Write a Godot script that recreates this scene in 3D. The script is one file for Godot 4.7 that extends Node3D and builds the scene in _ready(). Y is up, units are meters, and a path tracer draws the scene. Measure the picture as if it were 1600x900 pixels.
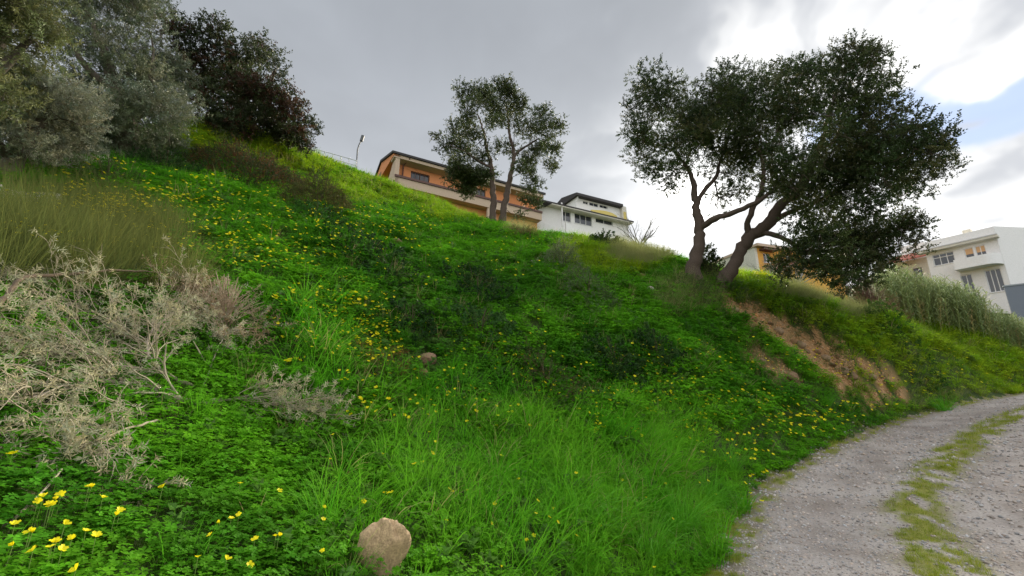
extends Node3D

const EYE := 1.6
const F := 700.0
const PITCH := 15.0

# ---------------------------------------------------------------- mesh building
class Geo:
	var v := PackedVector3Array()
	var n := PackedVector3Array()
	var c := PackedColorArray()
	var i := PackedInt32Array()
	func tri(a: Vector3, b: Vector3, d: Vector3, col := Color.WHITE) -> void:
		var nn := (d - a).cross(b - a).normalized()
		var k := v.size()
		v.append(a); v.append(b); v.append(d)
		n.append(nn); n.append(nn); n.append(nn)
		c.append(col); c.append(col); c.append(col)
		i.append(k); i.append(k + 1); i.append(k + 2)
	func quad(a: Vector3, b: Vector3, d: Vector3, e: Vector3, col := Color.WHITE) -> void:
		var nn := (d - a).cross(b - a)
		if nn.length_squared() < 1e-16:
			nn = (e - a).cross(d - a)
		nn = nn.normalized()
		var k := v.size()
		v.append(a); v.append(b); v.append(d); v.append(e)
		for q in 4:
			n.append(nn); c.append(col)
		i.append_array(PackedInt32Array([k, k + 1, k + 2, k, k + 2, k + 3]))
	func tube(pts: Array, rad: Array, sides: int, col := Color.WHITE, bump := 0.0, seed_ := 0) -> void:
		var m := pts.size()
		var k0 := v.size()
		var up := Vector3(0.31, 0.2, 0.93)
		var rng := RandomNumberGenerator.new()
		rng.seed = 77 + seed_
		for k in m:
			var t: Vector3 = (pts[mini(k + 1, m - 1)] - pts[maxi(k - 1, 0)]).normalized()
			var e1 := (up - t * up.dot(t))
			if e1.length() < 0.05:
				e1 = t.cross(Vector3.RIGHT)
			e1 = e1.normalized()
			up = e1
			var e2 := t.cross(e1)
			for j in sides:
				var a := TAU * j / sides
				var dir := e1 * cos(a) + e2 * sin(a)
				v.append(pts[k] + dir * rad[k] * (1.0 + bump * rng.randf_range(-1, 1)))
				n.append(dir)
				c.append(col)
		for k in m - 1:
			for j in sides:
				var a := k0 + k * sides + j
				var b := k0 + k * sides + (j + 1) % sides
				i.append_array(PackedInt32Array([a, a + sides, b, b, a + sides, b + sides]))
		# end caps
		var e := k0 + (m - 1) * sides
		for j in range(1, sides - 1):
			i.append_array(PackedInt32Array([e, e + j + 1, e + j]))
			i.append_array(PackedInt32Array([k0, k0 + j, k0 + j + 1]))
	func box(lo: Vector3, hi: Vector3, col := Color.WHITE) -> void:
		var p := func(x, y, z): return Vector3(hi.x if x else lo.x, hi.y if y else lo.y, hi.z if z else lo.z)
		quad(p.call(0, 0, 1), p.call(0, 1, 1), p.call(1, 1, 1), p.call(1, 0, 1), col)
		quad(p.call(1, 0, 0), p.call(1, 1, 0), p.call(0, 1, 0), p.call(0, 0, 0), col)
		quad(p.call(0, 0, 0), p.call(0, 1, 0), p.call(0, 1, 1), p.call(0, 0, 1), col)
		quad(p.call(1, 0, 1), p.call(1, 1, 1), p.call(1, 1, 0), p.call(1, 0, 0), col)
		quad(p.call(0, 1, 1), p.call(0, 1, 0), p.call(1, 1, 0), p.call(1, 1, 1), col)
		quad(p.call(0, 0, 0), p.call(0, 0, 1), p.call(1, 0, 1), p.call(1, 0, 0), col)
	func prism(poly: PackedVector2Array, z0: float, z1: float, col := Color.WHITE) -> void:
		# polygon in x,y, pushed along z
		var idx := Geometry2D.triangulate_polygon(poly)
		for k in range(0, idx.size(), 3):
			var a := poly[idx[k]]
			var b := poly[idx[k + 1]]
			var d := poly[idx[k + 2]]
			if (b - a).cross(d - a) > 0.0:
				var s := b
				b = d
				d = s
			tri(Vector3(a.x, a.y, z1), Vector3(b.x, b.y, z1), Vector3(d.x, d.y, z1), col)
			tri(Vector3(a.x, a.y, z0), Vector3(d.x, d.y, z0), Vector3(b.x, b.y, z0), col)
		var ccw := 0.0
		for k in poly.size():
			ccw += poly[k].cross(poly[(k + 1) % poly.size()])
		for k in poly.size():
			var a := poly[k]
			var b := poly[(k + 1) % poly.size()]
			if ccw < 0.0:
				var s := a
				a = b
				b = s
			quad(Vector3(a.x, a.y, z1), Vector3(a.x, a.y, z0), Vector3(b.x, b.y, z0), Vector3(b.x, b.y, z1), col)
	func mesh(m: Material) -> ArrayMesh:
		var arr := []
		arr.resize(Mesh.ARRAY_MAX)
		arr[Mesh.ARRAY_VERTEX] = v
		arr[Mesh.ARRAY_NORMAL] = n
		arr[Mesh.ARRAY_COLOR] = c
		arr[Mesh.ARRAY_INDEX] = i
		var am := ArrayMesh.new()
		am.add_surface_from_arrays(Mesh.PRIMITIVE_TRIANGLES, arr)
		am.surface_set_material(0, m)
		return am

# ---------------------------------------------------------------- node helpers
var taken := {}
func numbered(called: String) -> String:
	var k: int = taken.get(called, 0)
	taken[called] = k + 1
	return called if k == 0 else "%s_%03d" % [called, k]

func tag(o: Node, label := "", category := "", group := "", kind := "") -> Node:
	if label: o.set_meta("label", label)
	if category: o.set_meta("category", category)
	if group: o.set_meta("group", group)
	if kind: o.set_meta("kind", kind)
	return o

func thing(called: String, label: String, category: String, where := Vector3.ZERO, group := "") -> Node3D:
	var o := Node3D.new()
	o.name = numbered(called)
	add_child(o)
	o.position = where
	tag(o, label, category, group)
	return o

func obj(called: String, mesh: Mesh, parent: Node = self) -> MeshInstance3D:
	var o := MeshInstance3D.new()
	o.name = numbered(called) if parent == self else called
	o.mesh = mesh
	parent.add_child(o, true)
	return o

func many(called: String, mesh: Mesh, where: Array, tint: PackedColorArray, parent: Node = self) -> MultiMeshInstance3D:
	var mm := MultiMesh.new()
	mm.transform_format = MultiMesh.TRANSFORM_3D
	mm.use_colors = true
	mm.mesh = mesh
	mm.instance_count = where.size()
	for k in where.size():
		mm.set_instance_transform(k, where[k])
		mm.set_instance_color(k, tint[k])
	var o := MultiMeshInstance3D.new()
	o.name = numbered(called) if parent == self else called
	o.multimesh = mm
	parent.add_child(o, true)
	return o

# ---------------------------------------------------------------- materials
func lin(r: float, g: float, b: float) -> Color:
	return Color(r, g, b).linear_to_srgb()

func mat(r: float, g: float, b: float, rough := 0.85, spec := 0.4) -> StandardMaterial3D:
	var m := StandardMaterial3D.new()
	m.albedo_color = lin(r, g, b)
	m.roughness = rough
	m.metallic_specular = spec
	return m

func tinted(rough := 0.6, spec := 0.4, back := 0.0) -> StandardMaterial3D:
	var m := mat(1, 1, 1, rough, spec)
	m.vertex_color_use_as_albedo = true
	if back > 0.0:
		m.backlight_enabled = true
		m.backlight = lin(back, back, back)
	return m

func noise_tex(freq: float, lo: Color, hi: Color, size := 512, octaves := 5, seed_ := 1, normal := false, bump := 4.0) -> NoiseTexture2D:
	var t := NoiseTexture2D.new()
	t.width = size
	t.height = size
	t.seamless = true
	var fn := FastNoiseLite.new()
	fn.noise_type = FastNoiseLite.TYPE_SIMPLEX_SMOOTH
	fn.frequency = freq
	fn.fractal_octaves = octaves
	fn.seed = seed_
	t.noise = fn
	t.as_normal_map = normal
	t.bump_strength = bump
	if not normal:
		var g := Gradient.new()
		g.set_color(0, lo)
		g.set_color(1, hi)
		t.color_ramp = g
	return t

func rough_mat(r: float, g: float, b: float, scale: float, vary := 0.35, rough := 0.9, relief := 0.6, seed_ := 3) -> StandardMaterial3D:
	var m := mat(r, g, b, rough, 0.35)
	m.albedo_texture = noise_tex(0.02, lin(1.0 - vary, 1.0 - vary, 1.0 - vary), lin(1, 1, 1), 512, 6, seed_)
	m.uv1_triplanar = true
	m.uv1_world_triplanar = false
	m.uv1_scale = Vector3.ONE * scale
	if relief > 0.0:
		m.normal_enabled = true
		m.normal_texture = noise_tex(0.03, Color.BLACK, Color.WHITE, 512, 6, seed_ + 1, true, 6.0)
		m.normal_scale = relief
	return m

# ---------------------------------------------------------------- from the photograph's angles to places
func ray(px: float, py: float) -> Vector3:
	var a := deg_to_rad(PITCH)
	var x := px - 800.0
	var y := 450.0 - py
	return Vector3(x, y * cos(a) + F * sin(a), -F * cos(a) + y * sin(a)).normalized()

func at(px: float, py: float, d: float) -> Vector3:
	var r := ray(px, py)
	return Vector3(0, EYE, 0) + r * (d / Vector2(r.x, r.z).length())

func ground_at(px: float, py: float, lift := 0.0) -> Vector3:
	# where the line of sight meets the ground, or where it passes closest over a crest
	var r := ray(px, py)
	r /= Vector2(r.x, r.z).length()
	var d := 1.0
	var near := 1e9
	var nd := 1.0
	while d < 45.0:
		var p := Vector3(0, EYE, 0) + r * d
		var gap := (p.y - h(p.x, p.z) - lift) / d
		if gap < near:
			near = gap
			nd = d
		if gap < 0.0:
			break
		d += 0.02 + d * 0.01
	var q := Vector3(0, EYE, 0) + r * nd
	return Vector3(q.x, h(q.x, q.z), q.z)

func to_px(p: Vector3) -> Vector2:
	var a := deg_to_rad(PITCH)
	var y := p.y - EYE
	var cz := y * sin(a) - p.z * cos(a)
	var cy := y * cos(a) + p.z * sin(a)
	if cz < 0.05:
		return Vector2(-9999, -9999)
	return Vector2(800.0 + F * p.x / cz, 450.0 - F * cy / cz)

# ---------------------------------------------------------------- terrain
const GX0 := -44.0
const GZ0 := -66.0
const GS := 0.4
const GNX := 260
const GNZ := 195
var grid := PackedFloat32Array()
var road_pts: Array[Vector3] = []   # the road's inner edge, finely sampled
var bumps := FastNoiseLite.new()
var patch := FastNoiseLite.new()
var scar: PackedVector2Array
var scar_b: PackedVector2Array

func control_points() -> Array:
	var out: Array = []
	for a in [
		[0, 900, 2.4], [300, 900, 2.7], [600, 900, 3.0], [800, 900, 3.6], [970, 900, 4.3],
		[0, 750, 3.3], [300, 750, 3.7], [600, 750, 4.3], [900, 750, 5.7], [1080, 750, 7.4],
		[0, 600, 4.4], [300, 600, 5.1], [600, 600, 6.3], [900, 600, 8.5], [1100, 600, 10.5], [1300, 600, 14.8], [1450, 600, 20.2],
		[0, 450, 5.7], [300, 450, 6.9], [600, 450, 9.0], [800, 450, 11.5], [1000, 450, 14.0], [1130, 455, 16.0],
		[1300, 497, 18.5], [1420, 516, 20.5], [1520, 560, 22.5], [1600, 598, 26.0],
		[0, 330, 8.5], [300, 330, 11.0], [500, 330, 14.0], [700, 340, 20.0], [850, 391, 25.0], [940, 398, 24.0], [1040, 410, 20.0], [1085, 425, 17.5],
		[300, 195, 21.0], [150, 280, 12.0], [0, 290, 11.0], [400, 226, 23.0], [490, 255, 25.0], [560, 281, 27.0], [640, 308, 28.0], [700, 330, 28.5], [770, 365, 27.5],
		[400, 275, 17.5], [520, 285, 20.5], [600, 318, 21.0], [200, 230, 18.0],
		[1430, 500, 29.0], [1520, 527, 30.0], [1600, 562, 31.0],
		[1281, 486, 21.5], [1200, 449, 21.5], [1350, 509, 22.0], [1100, 430, 21.0], [1420, 526, 22.2], [1215, 453, 18.5], [1170, 443, 18.5], [1350, 505, 20.0], [1260, 478, 18.0], [1215, 456, 25.0], [1150, 442, 25.0], [1300, 486, 24.0], [1370, 506, 24.0], [1430, 530, 24.5], [1520, 566, 25.5]]:
		out.append(at(a[0], a[1], a[2]))
	# beyond the crest and out of the frame
	for p in [[-12, -33, 15.8], [-3, -38, 15.4], [3, -34, 12.6], [8, -33, 10.5], [11, -26, 8.6], [-14, -48, 17.5], [4, -52, 14.5], [20, -48, 12.6],
		[17, -28, 6.6], [26, -42, 10.5], [40, -46, 11.2], [54, -44, 11.5], [38, -28, 5.5], [50, -20, 3.6], [54, -8, 1.6], [30, -6, 0.6], [20, 2, -0.6], [14, -6, 0.1],
		[6, 6, -0.4], [0, 8, 0.0], [-6, 5, 2.6], [-9, 0, 4.0], [-14, -6, 5.4], [-24, -4, 8.0], [-38, -10, 13], [-30, -22, 15], [-40, -40, 19], [-22, -44, 17.5], [-16, -62, 18.5], [10, -64, 15.5], [34, -64, 13], [54, -62, 13], [-40, 6, 12], [40, 8, 0.0], [-16, -18, 9.8]]:
		out.append(Vector3(p[0], p[2], p[1]))
	return out

func solve(a: Array, b: PackedFloat64Array) -> PackedFloat64Array:
	var m := b.size()
	for k in m:
		var best := k
		for r in range(k + 1, m):
			if absf(a[r][k]) > absf(a[best][k]):
				best = r
		if best != k:
			var t = a[k]; a[k] = a[best]; a[best] = t
			var u := b[k]; b[k] = b[best]; b[best] = u
		var pk: PackedFloat64Array = a[k]
		for r in range(k + 1, m):
			var pr: PackedFloat64Array = a[r]
			var f: float = pr[k] / pk[k]
			if f == 0.0:
				continue
			for q in range(k, m):
				pr[q] -= f * pk[q]
			a[r] = pr
			b[r] -= f * b[k]
	for k in range(m - 1, -1, -1):
		var s := b[k]
		for q in range(k + 1, m):
			s -= a[k][q] * b[q]
		b[k] = s / a[k][k]
	return b

func make_terrain_grid() -> void:
	bumps.seed = 5
	bumps.frequency = 0.45
	bumps.fractal_octaves = 4
	bumps.fractal_gain = 0.5
	patch.seed = 9
	patch.frequency = 0.22
	patch.fractal_octaves = 3
	# road edge
	var crv := Curve3D.new()
	var edge: Array = [Vector3(-7.5, 0.0, 14), Vector3(-3.6, 0.0, 6.0), Vector3(-1.9, 0.0, 2.0), Vector3(0.3, 0, -2.4), at(1110, 900, 5.2), at(1165, 800, 8.0), at(1205, 750, 9.6), at(1300, 700, 12.5), at(1400, 660, 16.5), at(1500, 632, 21.0), at(1600, 615, 27.0), Vector3(28, 2.9, -21.5), Vector3(40, 3.6, -24.5), Vector3(60, 4.0, -26)]
	for k in edge.size():
		var t: Vector3 = (edge[mini(k + 1, edge.size() - 1)] - edge[maxi(k - 1, 0)]) / 6.0
		crv.add_point(edge[k], -t, t)
	crv.bake_interval = 0.6
	for p in crv.get_baked_points():
		road_pts.append(p)
	# a thin plate through the control points
	var pts := control_points()
	for k in range(3, edge.size() - 1):
		pts.append(edge[k])
		var t: Vector3 = (edge[k + 1] - edge[k - 1]).normalized()
		pts.append(edge[k] + Vector3(-t.z, 0, t.x) * 4.5)
	var m := pts.size()
	var a: Array = []
	var b := PackedFloat64Array()
	for r in m + 3:
		var row := PackedFloat64Array()
		row.resize(m + 3)
		if r < m:
			for q in m:
				var dx: float = pts[r].x - pts[q].x
				var dz: float = pts[r].z - pts[q].z
				var d2 := dx * dx + dz * dz
				row[q] = d2 * log(d2) if d2 > 1e-9 else 0.25
			row[m] = 1.0
			row[m + 1] = pts[r].x
			row[m + 2] = pts[r].z
			b.append(pts[r].y)
		else:
			for q in m:
				row[q] = 1.0 if r == m else (pts[q].x if r == m + 1 else pts[q].z)
			b.append(0.0)
		a.append(row)
	var w := solve(a, b)
	var cx := PackedFloat64Array()
	var cz := PackedFloat64Array()
	for p in pts:
		cx.append(p.x)
		cz.append(p.z)
	grid.resize(GNX * GNZ)
	for jz in GNZ:
		for jx in GNX:
			var x := GX0 + jx * GS
			var z := GZ0 + jz * GS
			var s := w[m] + w[m + 1] * x + w[m + 2] * z
			for q in m:
				var dx := x - cx[q]
				var dz := z - cz[q]
				var d2 := dx * dx + dz * dz + 1e-9
				s += w[q] * d2 * log(d2)
			grid[jz * GNX + jx] = s
	# level the road into it
	for jz in GNZ:
		for jx in GNX:
			var x := GX0 + jx * GS
			var z := GZ0 + jz * GS
			var u := road_u(x, z)
			if u.x > -2.0 and u.x < 12.0:
				var k := smoothstep(-0.9, 0.0, u.x) * (1.0 - smoothstep(5.5, 11.0, u.x))
				grid[jz * GNX + jx] = lerpf(grid[jz * GNX + jx], u.y, k)

func road_u(x: float, z: float) -> Vector2:
	# how far across the road from its inner edge (negative: on the bank), and the road's height there
	var best := 1e9
	var bk := 0
	for k in range(0, road_pts.size(), 4):
		var dx := road_pts[k].x - x
		var dz := road_pts[k].z - z
		var d := dx * dx + dz * dz
		if d < best:
			best = d
			bk = k
	if best > 900.0:
		return Vector2(-99, 0)
	var lo := maxi(bk - 4, 0)
	var hi := mini(bk + 4, road_pts.size() - 2)
	best = 1e9
	var out := Vector2.ZERO
	for k in range(lo, hi + 1):
		var p := road_pts[k]
		var q := road_pts[k + 1]
		var ex := q.x - p.x
		var ez := q.z - p.z
		var l2 := ex * ex + ez * ez
		var t := clampf(((x - p.x) * ex + (z - p.z) * ez) / l2, 0.0, 1.0)
		var dx := x - p.x - ex * t
		var dz := z - p.z - ez * t
		var d := dx * dx + dz * dz
		if d < best:
			best = d
			var side := ex * dz - ez * dx
			out = Vector2(sqrt(d) * signf(side), lerpf(p.y, q.y, t))
	return out

func base_h(x: float, z: float) -> float:
	var fx := clampf((x - GX0) / GS, 0.0, GNX - 1.001)
	var fz := clampf((z - GZ0) / GS, 0.0, GNZ - 1.001)
	var ix := int(fx)
	var iz := int(fz)
	var tx := fx - ix
	var tz := fz - iz
	var k := iz * GNX + ix
	return lerpf(lerpf(grid[k], grid[k + 1], tx), lerpf(grid[k + GNX], grid[k + GNX + 1], tx), tz)

func h(x: float, z: float) -> float:
	# the ground: the plate, hummocks on the bank, the road left smooth
	var y := base_h(x, z)
	var u := 99.0
	if x > -8.0 and z > -32.0:
		u = -road_u(x, z).x
	var d := sqrt(x * x + z * z)
	var amp := 0.21 * smoothstep(0.1, 1.6, u) * clampf(d / 7.0, 0.35, 1.0)
	if u > -7.0 and u < 0.1:
		amp = 0.0
		y += 0.02 * bumps.get_noise_2d(x * 2.0, z * 2.0)
	if amp > 0.0:
		y += amp * bumps.get_noise_2d(x, z)
		y += amp * 0.5 * bumps.get_noise_2d(x * 3.1 + 40.0, z * 3.1)
	if scar.size() and Geometry2D.is_point_in_polygon(Vector2(x, z), scar):
		y -= 0.10
	return y

func slope_normal(x: float, z: float, e := 0.15) -> Vector3:
	return Vector3(base_h(x - e, z) - base_h(x + e, z), 2.0 * e, base_h(x, z - e) - base_h(x, z + e)).normalized()

func make_sky() -> PanoramaSkyMaterial:
	var w := 1280
	var hh := 640
	var fb := FastNoiseLite.new()
	fb.seed = 21
	fb.frequency = 1.6
	fb.fractal_octaves = 5
	fb.noise_type = FastNoiseLite.TYPE_SIMPLEX_SMOOTH
	var data := PackedFloat32Array()
	data.resize(w * hh * 3)
	var sun := ray(1072, 322)
	var k := 0
	for y in hh:
		var el := PI / 2 - (y + 0.5) / hh * PI
		var ce := cos(el)
		var se := sin(el)
		for x in w:
			var az := wrapf((x + 0.5) / w * TAU, -PI, PI)
			var dir := Vector3(sin(az) * ce, se, -cos(az) * ce)
			# clouds lie on a flat sheet
			var sc := 1.0 / maxf(se + 0.18, 0.12)
			var p := Vector2(dir.x, dir.z) * sc
			var n1 := fb.get_noise_2d(p.x, p.y)
			var n2 := fb.get_noise_2d(p.x * 2.7 + 11.0, p.y * 2.7 + n1 * 0.6)
			# even grey overcast, paler towards the horizon
			var t := smoothstep(0.05, 0.75, se)
			var col := Vector3(0.485, 0.508, 0.54).lerp(Vector3(0.275, 0.295, 0.325), t)
			col *= 1.0 + 0.10 * n1 + 0.05 * n2
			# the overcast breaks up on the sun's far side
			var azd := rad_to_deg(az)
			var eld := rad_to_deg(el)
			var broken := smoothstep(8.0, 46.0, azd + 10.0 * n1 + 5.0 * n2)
			broken = maxf(broken, 1.0 - smoothstep(-115.0, -80.0, azd + 12.0 * n1))  # unseen bright cloud behind, added to light the bank and track
			broken = maxf(broken, smoothstep(50.0, 64.0, eld + 8.0 * n1))  # same bright cloud added overhead, above the view
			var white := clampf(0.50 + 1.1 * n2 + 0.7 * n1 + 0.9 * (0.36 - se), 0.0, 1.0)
			var cloud := Vector3(0.47, 0.485, 0.515).lerp(Vector3(0.93, 0.925, 0.91), white) * (1.0 + 0.45 * smoothstep(58.0, 85.0, absf(azd)))  # clouds far to the sides and behind raised for more ground light
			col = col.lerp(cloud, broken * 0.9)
			var gap := eld - (26.3 - 0.30 * (azd - 48.0)) + 4.0 * n2 + 3.0 * n1
			var hole := broken * (1.0 - smoothstep(1.8, 4.2, absf(gap))) * smoothstep(37.0, 41.0, azd + 6.0 * n2) * (1.0 - smoothstep(62.0, 75.0, azd))
			var g2 := eld - 60.0 + 34.0 * n1 + 10.0 * n2
			hole = maxf(hole, 0.8 * broken * (1.0 - smoothstep(2.0, 9.0, absf(g2))) * (1.0 - smoothstep(0.2, 0.5, n2)) * smoothstep(47.0, 53.0, eld))
			col = col.lerp(Vector3(0.40, 0.50, 0.70), hole * 0.95)
			# the sun behind thin cloud
			var ang := rad_to_deg(acos(clampf(dir.dot(sun), -1, 1)))
			var glow := 4.0 * exp(-pow(ang / 2.4, 2.0)) + 0.40 * exp(-pow(ang / 6.5, 2.0)) + 0.16 * exp(-ang / 14.0)
			col += Vector3(1.0, 0.97, 0.92) * glow
			col *= 1.0 + 1.3 * smoothstep(46.0, 72.0, eld)  # sky above the view brightened to put more light on the ground
			data[k] = col.x
			data[k + 1] = col.y
			data[k + 2] = col.z
			k += 3
	var im := Image.create_from_data(w, hh, false, Image.FORMAT_RGBF, data.to_byte_array())
	var pm := PanoramaSkyMaterial.new()
	pm.panorama = ImageTexture.create_from_image(im)
	return pm

func stage_light() -> void:
	var cam := Camera3D.new()
	cam.name = "camera"
	add_child(cam)
	cam.position = Vector3(0, EYE, 0)
	cam.rotation_degrees = Vector3(PITCH, 0, 0)
	cam.fov = rad_to_deg(2.0 * atan(450.0 / F))
	cam.near = 0.05
	cam.far = 3000.0
	cam.current = true
	var env := Environment.new()
	env.background_mode = Environment.BG_SKY
	var sky := Sky.new()
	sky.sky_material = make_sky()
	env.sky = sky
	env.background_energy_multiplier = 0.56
	env.tonemap_mode = Environment.TONE_MAPPER_LINEAR
	env.tonemap_exposure = 2.65
	env.sdfgi_enabled = true
	env.ssao_enabled = true
	env.ssil_enabled = true
	var we := WorldEnvironment.new()
	we.name = "world_environment"
	we.environment = env
	add_child(we)
	var sun := DirectionalLight3D.new()
	sun.name = "sun"
	add_child(sun)
	sun.look_at_from_position(ray(1072, 322) * 100.0, Vector3.ZERO)
	sun.light_energy = 1.5
	sun.light_color = Color(1.0, 0.95, 0.86)
	sun.light_angular_distance = 14.0
	sun.shadow_enabled = true

# ---------------------------------------------------------------- the ground and the road
func build_ground() -> void:
	scar = PackedVector2Array()
	scar_b = PackedVector2Array()
	var sp := PackedVector2Array()
	for q in [[1128, 464], [1162, 466], [1196, 484], [1232, 502], [1268, 522], [1308, 540], [1352, 558], [1402, 584], [1404, 612], [1350, 616], [1306, 608], [1272, 586], [1238, 558], [1203, 532], [1158, 505], [1132, 492]]:
		var p := ground_at(q[0], q[1])
		sp.append(Vector2(p.x, p.z))
	for q in [[1160, 540], [1190, 545], [1222, 574], [1252, 604], [1224, 606], [1188, 586], [1164, 564]]:
		var p := ground_at(q[0], q[1])
		scar_b.append(Vector2(p.x, p.z))
	scar = sp
	var xs: Array[float] = [0.0]
	while xs[-1] < 700.0:
		xs.append(xs[-1] + maxf(0.13, xs[-1] * 0.024))
	var knots_x: Array[float] = []
	for k in range(xs.size() - 1, 0, -1):
		knots_x.append(-xs[k])
	knots_x.append_array(xs)
	var knots_z: Array[float] = []
	for k in range(xs.size() - 1, 0, -1):
		knots_z.append(-xs[k])
	var zz := 0.0
	while zz < 700.0:
		knots_z.append(zz)
		zz += maxf(0.3, zz * 0.12)
	var g := Geo.new()
	var nx := knots_x.size()
	var soil := Color(0.050, 0.075, 0.016)
	var earth := Color(0.42, 0.215, 0.085)
	for z in knots_z:
		for x in knots_x:
			var yy := h(x, z)
			if x > -10.0 and z > -40.0:
				var ru := road_u(x, z).x
				yy -= 0.09 * smoothstep(0.0, 0.35, ru) * smoothstep(5.6, 5.2, ru)
			g.v.append(Vector3(x, yy, z))
			var col := soil
			var wob := Vector2(bumps.get_noise_2d(x * 5.0, z * 5.0), bumps.get_noise_2d(x * 5.0 + 90.0, z * 5.0)) * 0.5
			var p2 := Vector2(x, z) + wob
			if Geometry2D.is_point_in_polygon(p2, scar):
				var e := 0.5 + 0.5 * bumps.get_noise_2d(x * 7.0, z * 7.0)
				col = earth.lerp(Color(0.47, 0.31, 0.165), e)
			elif Geometry2D.is_point_in_polygon(p2, scar_b):
				col = Color(0.24, 0.165, 0.085)
			g.c.append(col)
	var nz := knots_z.size()
	g.n.resize(g.v.size())
	for jz in nz:
		for jx in nx:
			var k := jz * nx + jx
			var dx := g.v[jz * nx + mini(jx + 1, nx - 1)] - g.v[jz * nx + maxi(jx - 1, 0)]
			var dz := g.v[mini(jz + 1, nz - 1) * nx + jx] - g.v[maxi(jz - 1, 0) * nx + jx]
			g.n[k] = dz.cross(dx).normalized()
			if jx < nx - 1 and jz < nz - 1:
				g.i.append_array(PackedInt32Array([k, k + 1, k + nx, k + 1, k + nx + 1, k + nx]))
	var m := rough_mat(1, 1, 1, 1.3, 0.5, 0.95, 0.8, 31)
	m.vertex_color_use_as_albedo = true
	m.uv1_world_triplanar = true
	tag(obj("ground", g.mesh(m)), "", "", "", "structure")

func build_road() -> void:
	# a gravel sheet laid over the levelled ground; the strip between the wheel ruts is earthy
	var g := Geo.new()
	var across: Array[float] = []
	var u := -0.15
	while u < 5.6:
		across.append(u)
		u += 0.11
	var fn := FastNoiseLite.new()
	fn.seed = 4
	fn.frequency = 0.9
	fn.fractal_octaves = 4
	var crv := Curve3D.new()
	for p in road_pts:
		crv.add_point(p)
	var length := crv.get_baked_length()
	var rows := 0
	var s := 0.0
	var nx := across.size()
	while s < length - 1.0:
		var p := crv.sample_baked(s)
		var q := crv.sample_baked(s + 0.3)
		var t := (q - p).normalized()
		var side := Vector3(-t.z, 0, t.x).normalized()
		for k in nx:
			var uu := across[k]
			var edge := 0.0
			if k == 0:
				edge = 0.25 * fn.get_noise_2d(s * 1.3, 3.0)
			var w := p + side * (uu + edge)
			var rut := exp(-pow((uu - 1.0) / 0.38, 2.0)) + exp(-pow((uu - 2.95) / 0.42, 2.0))
			var hump := exp(-pow((uu - 1.95) / 0.30, 2.0))
			var y := h(w.x, w.z) + 0.012 - 0.022 * rut + 0.02 * hump + 0.012 * fn.get_noise_2d(w.x * 2.0, w.z * 2.0)
			if k == 0 or k == nx - 1:
				y -= 0.04
			g.v.append(Vector3(w.x, y, w.z))
			var n1 := fn.get_noise_2d(w.x, w.z)
			var n2 := fn.get_noise_2d(w.x * 3.0 + 20.0, w.z * 3.0)
			var gravel := Color(0.44, 0.39, 0.345)
			var packed := Color(0.27, 0.225, 0.19)
			var col := gravel.lerp(packed, clampf(0.25 + 0.9 * n1 + 0.5 * n2 + 0.25 * rut, 0.0, 1.0))
			var dirt := smoothstep(0.45, 0.05, uu + 0.25 * n1) * 0.8 + 0.75 * hump * smoothstep(-0.25, 0.2, n1 + 0.4 * n2)
			col = col.lerp(Color(0.155, 0.125, 0.075), clampf(dirt, 0.0, 1.0))
			var moss := maxf(hump * smoothstep(-0.22, 0.10, 0.7 * n2 + 0.5 * n1), 0.8 * smoothstep(0.5, 0.1, uu) * smoothstep(0.0, 0.25, n2))
			col = col.lerp(Color(0.25, 0.255, 0.035), clampf(moss, 0.0, 0.9))
			g.c.append(col)
		rows += 1
		s += 0.16
	g.n.resize(g.v.size())
	for j in rows:
		for k in nx:
			var a := j * nx + k
			var dx := g.v[j * nx + mini(k + 1, nx - 1)] - g.v[j * nx + maxi(k - 1, 0)]
			var dz := g.v[mini(j + 1, rows - 1) * nx + k] - g.v[maxi(j - 1, 0) * nx + k]
			g.n[a] = dx.cross(dz).normalized()
			if k < nx - 1 and j < rows - 1:
				g.i.append_array(PackedInt32Array([a, a + nx, a + 1, a + 1, a + nx, a + nx + 1]))
	var m := rough_mat(1, 1, 1, 2.2, 0.45, 0.95, 1.0, 61)
	m.vertex_color_use_as_albedo = true
	m.uv1_world_triplanar = true
	tag(obj("gravel_road", g.mesh(m)), "", "", "", "structure")

# ---------------------------------------------------------------- plant meshes
var rng := RandomNumberGenerator.new()
func rf(a: float, b: float) -> float:
	return rng.randf_range(a, b)
func rdir() -> Vector3:
	var y := rf(-1, 1)
	var a := rf(0, TAU)
	var r := sqrt(1.0 - y * y)
	return Vector3(cos(a) * r, y, sin(a) * r)
func vary(c: Color, a: float) -> Color:
	var k := 1.0 + rf(-a, a)
	var t := rf(-a, a) * 0.35
	return Color(maxf(c.r * k * (1.0 + t), 0.0), c.g * k, maxf(c.b * k * (1.0 - t), 0.0))

func leaf(g: Geo, p: Vector3, dir: Vector3, up: Vector3, l: float, w: float, col: Color, fold := 0.25) -> void:
	var s := dir.cross(up).normalized()
	var nn := s.cross(dir).normalized()
	var m := p + dir * l * 0.45
	var tip := p + dir * l - nn * l * 0.12
	var a := m + s * w * 0.5 + nn * w * fold
	var b := m - s * w * 0.5 + nn * w * fold
	g.tri(p, a, tip, col)
	g.tri(p, tip, b, col)

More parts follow.
